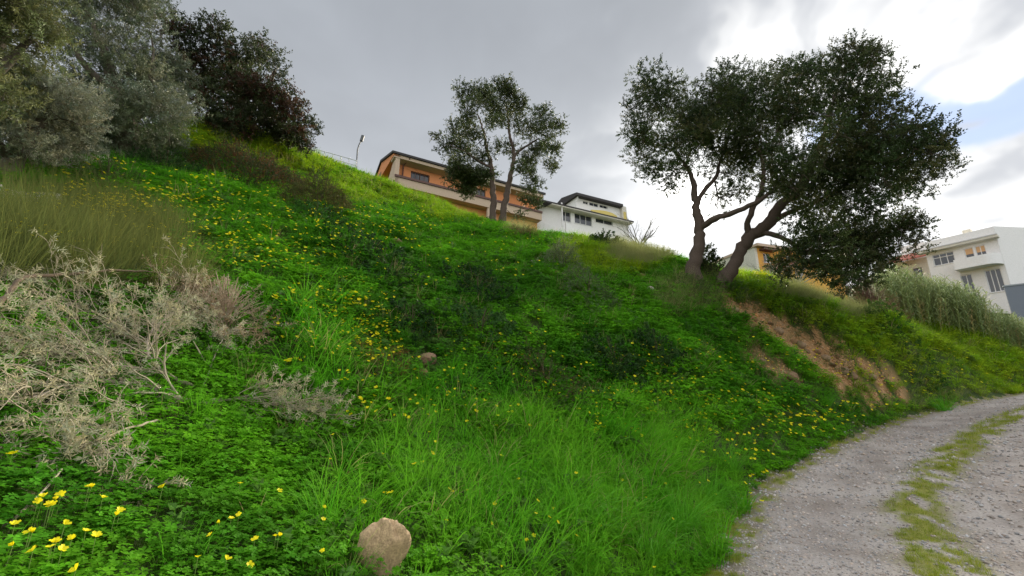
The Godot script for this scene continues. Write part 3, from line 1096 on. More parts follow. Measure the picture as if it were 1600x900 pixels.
# ---------------------------------------------------------------- stones
func rock_mesh(seed_: int, size: Vector3, m: Material, detail := 10, jag := 0.28, taper := 0.0) -> ArrayMesh:
	var fn := FastNoiseLite.new()
	fn.seed = seed_
	fn.frequency = 1.3
	fn.fractal_octaves = 5
	rng.seed = seed_
	var planes: Array = []
	for k in 15:
		planes.append([rdir(), rf(0.58, 0.92)])
	var g := Geo.new()
	var rows := detail
	var cols := detail * 2
	for j in rows + 1:
		var th := PI * j / rows
		for k in cols:
			var ph := TAU * k / cols
			var d := Vector3(sin(th) * cos(ph), cos(th), sin(th) * sin(ph))
			var r := 1.0 + jag * fn.get_noise_3d(d.x, d.y, d.z)
			for pl in planes:
				var t: float = d.dot(pl[0])
				if t > 0.0:
					r = minf(r, pl[1] / t)
			r *= 1.0 + 0.07 * fn.get_noise_3d(d.x * 3.5, d.y * 3.5, d.z * 3.5)
			var q := d * r
			var k2 := 1.0 - taper * smoothstep(0.45, -0.7, q.y)
			g.v.append(Vector3(q.x * k2, q.y, q.z * k2) * size)
			g.c.append(Color.WHITE * (0.85 + 0.5 * fn.get_noise_3d(d.x * 3, d.y * 3, d.z * 3)))
	for j in rows:
		for k in cols:
			var a := j * cols + k
			var b := j * cols + (k + 1) % cols
			g.i.append_array(PackedInt32Array([a, b, a + cols, b, b + cols, a + cols]))
	g.n.resize(g.v.size())
	for k in range(0, g.i.size(), 3):
		var nn := (g.v[g.i[k + 2]] - g.v[g.i[k]]).cross(g.v[g.i[k + 1]] - g.v[g.i[k]])
		for q in 3:
			g.n[g.i[k + q]] += nn
	for k in g.n.size():
		g.n[k] = g.n[k].normalized() if g.n[k].length() > 1e-9 else Vector3.UP
	return g.mesh(m)

func scale_at(p: Vector3) -> float:
	# metres that one of the photograph's pixels spans at that place, square to the line of sight
	var px := to_px(p)
	return (p - Vector3(0, EYE, 0)).length() / sqrt(pow(px.x - 800.0, 2) + pow(px.y - 450.0, 2) + F * F)

func build_rocks() -> void:
	var tan_m := rough_mat(0.74, 0.53, 0.30, 7.0, 0.6, 0.9, 0.9, 91)
	var brown_m := rough_mat(0.30, 0.19, 0.11, 5.0, 0.5, 0.95, 0.9, 92)
	var pale_m := rough_mat(0.48, 0.42, 0.36, 5.0, 0.5, 0.9, 0.9, 93)
	var red_m := rough_mat(0.36, 0.20, 0.105, 5.0, 0.5, 0.95, 0.9, 94)
	var earth_m := rough_mat(0.42, 0.29, 0.18, 5.0, 0.5, 0.95, 0.9, 101)
	for m in [tan_m, brown_m, pale_m, red_m, earth_m]:
		m.vertex_color_use_as_albedo = true
	var list := [
		[598, 868, 46, 56, tan_m, "pale tan rock standing up out of the clover in front", 0.55],
		[667, 564, 21, 16, brown_m, "rounded brown boulder half buried amid yellow flowers", 0.4],
		[660, 585, 14, 12, red_m, "rusty lump of earth below the rounded brown boulder", 0.5],
		[632, 456, 13, 8, red_m, "small rusty stone lying in the dark dip under the terrace", 0.5],
		[620, 380, 12, 8, brown_m, "brown stone below the humps on the upper bank", 0.5],
		[833, 411, 6, 6, pale_m, "smaller of two pale stones close together below the crest", 0.6],
		[845, 409, 8, 6, pale_m, "larger of two pale stones close together below the crest", 0.6],
		[893, 396, 9, 9, red_m, "rusty stone beside the grey bush below the white house", 0.6],
		[868, 430, 9, 7, red_m, "rusty stone under the grey bush on the upper bank", 0.5],
		[437, 466, 8, 7, pale_m, "whitish stone at the edge of the withered bush", 0.6],
		[287, 790, 9, 5, brown_m, "flat brown stone showing through a hole in the clover", 0.5],
		[1240, 596, 11, 9, brown_m, "grey stone at the foot of the brown ledge under the oak", 0.6],
		[1014, 456, 10, 6, pale_m, "flat pale stone in the grass short of the oak's stems", 0.5],
		[1003, 434, 9, 5, red_m, "orange stone in the grass uphill of the oak's stems", 0.5],
		[935, 377, 10, 5, red_m, "orange stone on the crest under the dark bush", 0.6],
		[158, 262, 12, 9, red_m, "pinkish stone in the shade under the olives", 0.5]]
	for k in list.size():
		var e: Array = list[k]
		var p := ground_at(e[0], e[1] + e[3] * 0.6)
		var s := scale_at(p)
		var r: float = e[2] * s
		var hgt: float = e[3] * s
		var o := obj("rock", rock_mesh(400 + k, Vector3(r, hgt, r * 0.8), e[4], 30 if k < 2 else 11, 0.5 if k < 2 else 0.28, 0.45 if k == 0 else 0.0))
		o.position = p + Vector3(0, hgt * e[6], 0)
		o.rotation.y = k * 1.7
		tag(o, e[5], "rock")
		keep_clear.append([p.x, p.z, r * 0.95])
		if k == 0:
			keep_clear.append([p.x * 0.9, p.z * 0.9, r * 0.8])
	# stones in the bare bank
	rng.seed = 77
	var stones := [rock_mesh(430, Vector3(1, 0.7, 0.9), earth_m, 10), rock_mesh(431, Vector3(1, 0.6, 0.8), brown_m, 10), rock_mesh(432, Vector3(1, 0.75, 0.8), red_m, 10)]
	var spots := [[1150, 487, 7], [1166, 496, 8], [1180, 505, 6], [1204, 512, 7], [1216, 524, 9], [1240, 537, 7], [1252, 545, 10], [1262, 556, 7], [1276, 553, 8], [1290, 566, 9], [1300, 577, 8], [1318, 584, 11], [1330, 592, 12], [1345, 584, 7], [1362, 595, 8], [1376, 590, 6], [1230, 549, 6], [1308, 561, 6], [1206, 590, 8], [1190, 570, 7]]
	spots.sort_custom(func(a, b): return a[0] < b[0])
	var nth := ["topmost", "second", "third", "fourth", "fifth", "sixth", "seventh", "eighth", "ninth", "tenth", "eleventh", "twelfth", "thirteenth", "fourteenth", "fifteenth", "sixteenth", "seventeenth", "eighteenth", "nineteenth", "lowest"]
	for k in spots.size():
		var e: Array = spots[k]
		var p := ground_at(e[0], e[1])
		var s: float = scale_at(p) * e[2]
		var o := obj("bank_stone", stones[k % 3])
		o.position = p + Vector3(0, s * 0.15, 0)
		o.scale = Vector3.ONE * s
		o.rotation = Vector3(rf(-0.4, 0.4), rf(0, TAU), rf(-0.4, 0.4))
		tag(o, nth[k] + " stone lodged in the bare reddish bank, counted down from the oak", "stone", "stones in the bare bank")
	# loose earth and chips on the bare bank
	var where: Array = []
	var tint := PackedColorArray()
	var box := Rect2(scar[0], Vector2.ZERO)
	for q in scar:
		box = box.expand(q)
	box = box.grow(0.6)
	for k in 22000:
		var q := Vector2(rf(box.position.x, box.end.x), rf(box.position.y, box.end.y))
		var w := q + Vector2(bumps.get_noise_2d(q.x * 5.0, q.y * 5.0), bumps.get_noise_2d(q.x * 5.0 + 90.0, q.y * 5.0)) * 0.5
		if not Geometry2D.is_point_in_polygon(w, scar) and not Geometry2D.is_point_in_polygon(w, scar_b):
			continue
		var s := 0.010 + 0.045 * pow(rf(0, 1), 4.0)
		where.append(aim(Vector3(q.x, h(q.x, q.y) + s * 0.2, q.y), (Vector3.UP + rdir() * 0.5).normalized(), s))
		tint.append(vary(Color(0.45, 0.235, 0.09).lerp(Color(0.52, 0.35, 0.19), rf(0, 1)), 0.3))
	var cm := tinted(0.95, 0.3)
	tag(many("earth_crumbs", rock_mesh(440, Vector3.ONE, cm, 4, 0.5), where, tint), "crumbs of reddish earth and chips on the bare bank", "earth", "", "stuff")

func build_gravel() -> void:
	rng.seed = 88
	var cm := tinted(0.9, 0.35)
	var meshes := [rock_mesh(450, Vector3(1, 0.6, 0.8), cm, 4, 0.5), rock_mesh(451, Vector3(0.9, 0.7, 1.1), cm, 4, 0.5)]
	var where: Array = [[], []]
	var tint: Array = [PackedColorArray(), PackedColorArray()]
	var mossw: Array = []
	var mosst := PackedColorArray()
	var fn := FastNoiseLite.new()
	fn.seed = 4
	fn.frequency = 0.9
	fn.fractal_octaves = 4
	var tries := 0
	while tries < 90000:
		tries += 1
		var d := 2.2 * pow(11.0, rf(0, 1))
		var a := deg_to_rad(rf(4.0, 62.0))
		var x := sin(a) * d
		var z := -cos(a) * d
		var u := road_u(x, z).x
		if u < -0.25 or u > 5.5:
			continue
		var n1 := fn.get_noise_2d(x, z)
		var n2 := fn.get_noise_2d(x * 3.0 + 20.0, z * 3.0)
		var rut := exp(-pow((u - 1.0) / 0.38, 2.0)) + exp(-pow((u - 2.95) / 0.42, 2.0))
		var hump := exp(-pow((u - 1.95) / 0.30, 2.0))
		var y := h(x, z) + 0.012 - 0.022 * rut + 0.02 * hump + 0.012 * fn.get_noise_2d(x * 2.0, z * 2.0)
		var moss := maxf(hump * smoothstep(-0.22, 0.10, 0.7 * n2 + 0.5 * n1), smoothstep(0.45, 0.0, u) * smoothstep(-0.1, 0.25, n2))
		if moss > 0.35 and d < 26.0:
			if rf(0, 1) < 0.9:
				mossw.append(aim(Vector3(x, y, z), (Vector3.UP + rdir() * 0.3).normalized(), rf(0.22, 0.55) * clampf(d / 8.0, 1.0, 2.0)))
				mosst.append(vary(Color(0.34, 0.37, 0.035).lerp(Color(0.20, 0.28, 0.03), rf(0, 1)), 0.25))
			continue
		if rf(0, 1) < 0.35 * rut + 0.4 * maxf(n1, 0.0):
			continue
		var s := (0.006 + 0.016 * pow(rf(0, 1), 3.0)) * clampf(d / 6.0, 1.0, 1.8)
		var q := rng.randi() % 2
		where[q].append(aim(Vector3(x, y + s * 0.1, z), (Vector3.UP + rdir() * 0.6).normalized(), s))
		tint[q].append(vary(Color(0.46, 0.41, 0.37).lerp(Color(0.30, 0.265, 0.24), rf(0, 1)), 0.3))
	var root := thing("gravel", "loose grey gravel chips on the track", "gravel")
	root.set_meta("kind", "stuff")
	for q in 2:
		many("chips", meshes[q], where[q], tint[q], root).set_meta("kind", "stuff")
	var gm := tinted(0.6, 0.25, 0.9)
	tag(many("verge_grass", grass_tuft(260, 16, 0.06, 0.10, 0.005, 0.6, gm), mossw, mosst), "low yellowish grass and moss between the wheel ruts and along the verge", "grass", "", "stuff")

# ---------------------------------------------------------------- shrubs
func shrub(called: String, label: String, category: String, px: float, py: float, w: float, hh: float, o: Dictionary) -> Node3D:
	# px, py: middle of the foot; w, hh: how wide and tall it shows
	rng.seed = int(px * 7 + py)
	var p := ground_at(px, py)
	if o.has("d"):
		p = at(px, py, o.d)
		p.y = h(p.x, p.z)
	var s := scale_at(p)
	var rx := w * 0.5 * s
	var top := hh * s
	var root := thing(called, label, category, p, o.get("group", ""))
	var g := Geo.new()
	for k in o.get("stems", 16):
		var a := rf(0, TAU)
		var out := Vector3(cos(a), 0, sin(a)) * rf(0.1, 0.95) * rx
		var tip := out + Vector3(0, h(p.x + out.x, p.z + out.z) - p.y + top * sqrt(maxf(0.05, 1.0 - out.length_squared() / (rx * rx))) * rf(0.8, 1.12), 0)
		var m := out * 0.4 + Vector3(0, tip.y * 0.55, 0) + rdir() * 0.08 * rx
		g.tube([Vector3(0, -0.05, 0) + out * 0.15, m, tip], [0.012 * o.get("thick", 1.0), 0.008 * o.get("thick", 1.0), 0.003], 4)
	obj("stems", g.mesh(o.get("bark")), root)
	var where: Array = []
	var tint := PackedColorArray()
	var n := int(o.get("per", 90.0) * rx * top * 3.0) + 20
	var cols: Array = o.colors
	for k in mini(n, 5000):
		var a := rf(0, TAU)
		var rr := sqrt(rf(0, 1)) * 1.05
		var out := Vector3(cos(a), 0, sin(a)) * rr * rx
		var lump := 0.75 + 0.5 * bumps.get_noise_2d((p.x + out.x) * 3.0, (p.z + out.z) * 3.0)
		var y := top * sqrt(maxf(0.03, 1.0 - rr * rr)) * rf(0.45, 1.0) * lump
		var gy := h(p.x + out.x, p.z + out.z) - p.y
		var dir: Vector3 = (out.normalized() * 0.6 + Vector3.UP * o.get("rise", 0.5) + rdir() * 0.7).normalized()
		where.append(aim(out + Vector3(0, gy + y, 0), dir, rf(0.7, 1.25)))
		tint.append(vary(cols[rng.randi() % cols.size()], 0.25))
	if n > 20 and o.has("leaf"):
		many("foliage", o.leaf, where, tint, root).set_meta("kind", "stuff")
	return root

func build_shrubs() -> void:
	var lm := tinted(0.55, 0.25, 0.7)
	var dm := tinted(0.8, 0.2, 0.3)
	var stem := rough_mat(0.085, 0.075, 0.035, 6.0, 0.4, 0.9, 0.0, 95)
	var bramble := sprig(270, 14, 0.24, 0.06, 0.042, 1.0, lm)
	var fine := sprig(271, 26, 0.26, 0.035, 0.016, 0.9, lm)
	var dry := sprig(272, 22, 0.30, 0.045, 0.008, 0.9, dm, Color(0.8, 0.8, 0.8))
	var thorn := sprig(273, 20, 0.22, 0.05, 0.012, 0.7, lm)
	var dark := [Color(0.03, 0.085, 0.018), Color(0.045, 0.10, 0.02), Color(0.025, 0.06, 0.015)]
	var mixed := [Color(0.05, 0.09, 0.02), Color(0.10, 0.09, 0.035), Color(0.06, 0.10, 0.02)]
	var rust := [Color(0.05, 0.065, 0.02), Color(0.13, 0.06, 0.025), Color(0.04, 0.07, 0.02)]
	var grey := [Color(0.20, 0.25, 0.12), Color(0.14, 0.19, 0.08)]
	var b := {"bark": stem, "leaf": bramble, "colors": dark}
	var list := [
		["low_shrub", "wide low shrub with rusty stems under the dark ridge trees", 388, 286, 160, 66, rust, fine, 300.0],
		["low_shrub", "olive-brown shrub on the bank below the railing", 494, 330, 96, 72, [Color(0.13, 0.115, 0.035), Color(0.08, 0.10, 0.025)], fine, 260.0],
		["low_shrub", "rounded green hump of shrub beneath the olive-brown shrub", 498, 352, 84, 34, [Color(0.05, 0.15, 0.02), Color(0.04, 0.11, 0.02)], bramble, 140.0],
		["bramble", "dark bramble strip on the upper terrace below the green hump", 566, 388, 120, 26, dark, bramble, 130.0],
		["bramble", "long dark bramble strip over the small rusty stone", 610, 432, 130, 26, dark, bramble, 130.0],
		["bramble", "dark bramble mound in the middle of the bank", 745, 466, 110, 40, dark, bramble, 130.0],
		["bramble", "dark bramble patch beside the yellow flower drift", 640, 520, 70, 40, dark, bramble, 130.0],
		["bramble", "leafy bramble patch uphill of the rounded boulder", 750, 530, 120, 46, [Color(0.04, 0.11, 0.022), Color(0.06, 0.13, 0.03)], bramble, 130.0],
		["thistle_bush", "grey-green bush below the white house", 880, 428, 56, 60, grey, thorn, 180.0],
		["thistle_bush", "wide grey-green bush midway between the boulder and the oak", 920, 470, 90, 50, [Color(0.11, 0.18, 0.06), Color(0.16, 0.22, 0.09)], thorn, 180.0],
		["low_shrub", "brownish withered shrub with yellow flowers on its near side", 855, 612, 120, 46, mixed, fine, 200.0],
		["bramble", "dark bramble clump above the withered flowery shrub", 962, 588, 84, 48, dark, bramble, 130.0],
		["bramble", "dark bramble clump nearest the oak on the lower bank", 1030, 570, 70, 44, dark, bramble, 130.0],
		["low_shrub", "brown dry shrub on the crest at the foot of the smaller oak", 818, 372, 56, 26, [Color(0.20, 0.15, 0.06), Color(0.12, 0.13, 0.04)], fine, 200.0],
		["low_shrub", "dark leafy bush on the crest before the white house", 948, 380, 56, 36, [Color(0.035, 0.075, 0.02), Color(0.05, 0.09, 0.025)], bramble, 130.0],
		["low_shrub", "grey-green bush on the crest beneath the bare grey tree", 1030, 402, 70, 28, grey, fine, 200.0],
		["low_shrub", "dark leafy shoots between the two stems of the large oak", 1112, 440, 40, 66, [Color(0.03, 0.05, 0.017), Color(0.045, 0.065, 0.02)], bramble, 160.0],
		["low_shrub", "feathery green weed clump under the large oak's near stem", 1090, 462, 60, 34, [Color(0.08, 0.13, 0.04), Color(0.10, 0.14, 0.05)], thorn, 180.0],
		["low_shrub", "green weeds beside the top of the bare earth", 1150, 470, 60, 30, [Color(0.08, 0.14, 0.04), Color(0.11, 0.16, 0.05)], thorn, 180.0],
		["low_shrub", "dark shrub beneath the olives at the wood's edge", 250, 275, 110, 46, dark, fine, 200.0],
		["low_shrub", "straggly pale weeds under the broad dark olive", 165, 290, 90, 44, [Color(0.12, 0.15, 0.05), Color(0.07, 0.11, 0.03)], thorn, 90.0],
		["low_shrub", "dry reddish weeds beside the rounded boulder", 598, 582, 56, 34, [Color(0.16, 0.08, 0.03), Color(0.14, 0.13, 0.04)], dry, 130.0],
		["low_shrub", "leafy dark clump of weeds on the bank over the road bend", 1262, 520, 90, 30, [Color(0.05, 0.11, 0.025), Color(0.08, 0.14, 0.03)], thorn, 110.0],
		["low_shrub", "bushy clump on the crest where the reeds begin", 1395, 505, 80, 30, [Color(0.05, 0.13, 0.02), Color(0.09, 0.17, 0.03)], bramble, 140.0]]
	for e in list:
		b.colors = e[7 - 1]
		b.leaf = e[7]
		b.per = e[8]
		shrub(e[0], e[1], "shrub", e[2], e[3], e[4], e[5], b)
	# withered thatch beside the fallen branches
	var straw := rough_mat(0.40, 0.30, 0.20, 6.0, 0.4, 0.9, 0.0, 96)
	shrub("withered_bush", "withered tan and grey bush behind the fallen branches", "bush", 345, 520, 140, 80, {"bark": straw, "leaf": dry, "colors": [Color(0.36, 0.27, 0.17), Color(0.25, 0.19, 0.12), Color(0.42, 0.36, 0.26)], "per": 150.0, "stems": 120, "thick": 0.5})
	shrub("withered_bush", "tan mound of withered grass at the tip of the dark stick", "bush", 288, 468, 80, 46, {"bark": straw, "leaf": dry, "colors": [Color(0.44, 0.32, 0.20), Color(0.34, 0.26, 0.16)], "per": 170.0, "stems": 80, "thick": 0.4})
	shrub("withered_bush", "brown leafless thicket beside the tall reeds", "bush", 1366, 502, 110, 78, {"bark": rough_mat(0.15, 0.085, 0.06, 6.0, 0.4, 0.9, 0.0, 97), "leaf": dry, "colors": [Color(0.17, 0.085, 0.05), Color(0.22, 0.12, 0.08)], "per": 60.0, "stems": 160, "thick": 1.2, "d": 25.5})
	# tussocks by the road
	var gm := tinted(0.6, 0.25, 1.0)
	var tuss := [[1062, 835, 1.15, "broad tussock of arching grass at the verge"], [1010, 870, 1.0, "low arching tussock at the picture's lower edge by the verge"], [1112, 790, 0.9, "upright tussock of grass over the stony verge"], [1140, 742, 1.0, "dark green tussock further along the verge"], [1290, 640, 0.8, "small dark tussock at the far edge of the track"], [1475, 643, 1.0, "lone grass tuft where the track bends out of sight"], [905, 820, 1.0, "loose tussock of long grass uphill of the verge"]]
	for k in tuss.size():
		var e: Array = tuss[k]
		var p := ground_at(e[0], e[1])
		var o := obj("grass_tussock", grass_tuft(280 + k, 150, 0.17, 0.78, 0.0095, 1.7, gm))
		o.position = p
		o.scale = Vector3.ONE * e[2]
		var mm := (gm.duplicate() as StandardMaterial3D)
		mm.albedo_color = lin(0.12, 0.38, 0.022)
		o.mesh.surface_set_material(0, mm)
		tag(o, e[3], "grass tussock")

# ---------------------------------------------------------------- fallen branches
func twig_tree(g: Geo, a: Vector3, dir: Vector3, length: float, r: float, level: int, o: Dictionary, where: Array) -> void:
	var pts: Array = [a]
	var rads: Array = [r]
	var d := dir
	var n := 6 if level > 0 else 5
	var p := a
	for k in n:
		d = (d + rdir() * o.wob + Vector3(0, o.get("sag", -0.05), 0)).normalized()
		p += d * length / n
		if o.get("grounded", true):
			p.y = maxf(p.y, h(p.x, p.z) + 0.02 + r)
		pts.append(p)
		rads.append(lerpf(r, r * 0.35, float(k + 1) / n))
		if level > 0:
			var kids: int = o.kids if level > 1 else o.kids + 1
			for q in kids:
				if rf(0, 1) < 0.62:
					var side: Vector3 = (d + rdir() * o.spread).normalized()
					twig_tree(g, p, side, length * rf(0.35, 0.62), maxf(rads[k + 1] * 0.55, 0.0022), level - 1, o, where)
		elif o.get("leafy", 0.0) > 0.0 and rf(0, 1) < o.leafy:
			where.append([p, d])
	g.tube(pts, rads, 6 if r > 0.012 else (4 if r > 0.005 else 3))

func fallen(label: String, line: Array, rads: Array, o: Dictionary) -> void:
	# line: [px, py, height over the ground] along the main stem
	rng.seed = int(line[0][0] * 13 + line[0][1])
	var pts: Array = []
	for e in line:
		var p := ground_at(e[0], e[1], e[2])
		pts.append(p + Vector3(0, e[2], 0))
	var base: Vector3 = pts[0]
	var root := thing("fallen_branch", label, "branch", Vector3.ZERO, o.get("group", ""))
	var sm := smooth_line(pts, 0.06, 0.006)
	var rr: Array = []
	for k in sm.size():
		rr.append(lerpf(rads[0], rads[1], float(k) / (sm.size() - 1)))
	var g := Geo.new()
	g.tube(sm, rr, 8, Color.WHITE, 0.07)
	var wood: Material = o.wood
	obj("main_stem", g.mesh(wood), root)
	if o.get("level", -1) < 0:
		return
	var where: Array = []
	var t := Geo.new()
	var lean: Vector3 = o.get("lean", Vector3.ZERO)
	for k in range(int(sm.size() * o.get("from", 0.2)), sm.size()):
		var fwd: Vector3 = (sm[mini(k + 1, sm.size() - 1)] - sm[maxi(k - 1, 0)]).normalized()
		for q in o.get("each", 2):
			var d: Vector3 = (fwd * 0.8 + rdir() * o.spread + lean).normalized()
			twig_tree(t, sm[k], d, o.length * rf(0.5, 1.1), maxf(rr[k] * 0.5, 0.003), o.level, o, where)
	obj("twigs", t.mesh(o.twig), root).set_meta("kind", "stuff")
	if where.size() and o.has("leaf"):
		var ww: Array = []
		var tt := PackedColorArray()
		for e in where:
			ww.append(aim(e[0], e[1], rf(0.6, 1.1)))
			tt.append(vary(o.tone, 0.25))
		many("dry_leaves", o.leaf, ww, tt, root).set_meta("kind", "stuff")

func build_branches() -> void:
	var wood := rough_mat(0.40, 0.33, 0.25, 8.0, 0.4, 0.9, 0.6, 98)
	var dark := rough_mat(0.16, 0.115, 0.075, 8.0, 0.5, 0.9, 0.8, 99)
	var twig := rough_mat(0.43, 0.37, 0.26, 8.0, 0.35, 0.9, 0.0, 100)
	var dm := tinted(0.7, 0.3, 0.4)
	var dry := sprig(290, 9, 0.10, 0.045, 0.009, 0.8, dm, Color(0.9, 0.9, 0.9))
	var o := {"wood": wood, "twig": twig, "wob": 0.24, "sag": -0.07, "kids": 1, "spread": 0.6, "level": 2, "length": 0.60, "each": 2, "leafy": 0.10, "leaf": dry, "tone": Color(0.46, 0.44, 0.28)}
	fallen("thick grey olive limb lying across the heap of dead twigs", [[345, 628, 0.06], [300, 632, 0.07], [262, 622, 0.09], [225, 606, 0.11], [150, 600, 0.12], [60, 620, 0.12], [-20, 640, 0.12]], [0.026, 0.010], o.merged({"each": 3, "lean": Vector3(-0.2, 0.05, 0)}, true))
	fallen("dead branch rising out of the heap towards the dark stick", [[280, 570, 0.05], [240, 548, 0.14], [200, 525, 0.16], [150, 500, 0.16], [100, 482, 0.14]], [0.018, 0.006], o.merged({"lean": Vector3(-0.1, 0.02, 0)}, true))
	fallen("dead branch with curled twigs in the middle of the heap", [[300, 610, 0.04], [255, 580, 0.12], [230, 545, 0.19], [245, 510, 0.21], [285, 500, 0.19]], [0.016, 0.006], o.merged({"lean": Vector3(0.1, 0.1, 0)}, true))
	fallen("long pale dead branch sweeping out of the picture's edge", [[250, 590, 0.06], [150, 570, 0.14], [60, 545, 0.17], [-40, 520, 0.19]], [0.016, 0.006], o.merged({"each": 2}, true))
	fallen("dead branch lying low beneath the thick limb", [[270, 640, 0.04], [180, 650, 0.09], [90, 660, 0.10], [-10, 680, 0.09]], [0.016, 0.006], o.merged({"each": 2, "lean": Vector3(0, -0.05, 0.1)}, true))
	fallen("spray of fine dead twigs reaching out over the clover", [[335, 628, 0.05], [380, 628, 0.09], [430, 635, 0.09], [475, 645, 0.07]], [0.012, 0.004], o.merged({"sag": 0.02, "length": 0.42, "each": 3, "leafy": 0.06, "spread": 0.45, "lean": Vector3(0.3, 0, 0.1)}, true))
	fallen("drooping bundle of dead twigs hanging down into the clover", [[185, 668, 0.11], [150, 672, 0.11], [130, 700, 0.07], [140, 750, 0.03]], [0.010, 0.004], o.merged({"sag": -0.04, "length": 0.36, "each": 5, "lean": Vector3(0.05, -0.2, 0.5)}, true))
	fallen("straight pale twig across the drooping bundle", [[250, 660, 0.1], [215, 668, 0.14], [150, 690, 0.12]], [0.009, 0.006], {"wood": twig})
	fallen("upright pale twig with whitish dry leaves beside the heap", [[318, 606, 0.02], [328, 578, 0.1], [340, 548, 0.2], [356, 520, 0.26]], [0.008, 0.003], o.merged({"length": 0.14, "level": 1, "from": 0.6, "each": 1, "leafy": 0.8, "tone": Color(0.62, 0.56, 0.40)}, true))
	fallen("dark bent stick lying over the olive grass", [[-30, 500, 0.25], [8, 468, 0.3], [34, 442, 0.34], [100, 437, 0.34], [180, 428, 0.36], [270, 427, 0.3]], [0.022, 0.006], {"wood": dark})
	fallen("thin stick leaning in the clover among the yellow flowers", [[0, 828, 0.02], [18, 822, 0.06], [52, 785, 0.1], [98, 738, 0.12]], [0.006, 0.004], {"wood": twig})
	fallen("curled dry stalk standing in the olive grass", [[176, 380, 0.02], [186, 372, 0.05], [190, 362, 0.1], [184, 354, 0.12]], [0.010, 0.005], {"wood": twig})
	fallen("pale stick lying at the far end of the heap", [[390, 610, 0.02], [330, 575, 0.1], [300, 540, 0.2]], [0.009, 0.005], {"wood": twig})

# ---------------------------------------------------------------- yellow flowers
func flower_mesh(seed_: int, m: Material, size: float, cup := 0.42) -> ArrayMesh:
	rng.seed = seed_
	var g := Geo.new()
	for k in 5:
		var a := TAU * k / 5.0 + rf(-0.15, 0.15)
		var d := Vector3(cos(a), cup * rf(0.8, 1.25), sin(a)).normalized()
		var s := Vector3(-sin(a), 0, cos(a))
		var l := size * rf(0.9, 1.1)
		var p0 := Vector3.ZERO
		var col := Color.WHITE * rf(0.9, 1.08)
		var m0 := d * l * 0.55 + Vector3(0, 0.06 * size, 0)
		var tip := d * l + Vector3(0, -0.05 * size, 0)
		var wl := s * size * 0.36
		g.quad(p0, m0 - wl, tip - wl * 0.75, tip, col)
		g.quad(p0, tip, tip + wl * 0.75, m0 + wl, col)
	return g.mesh(m)

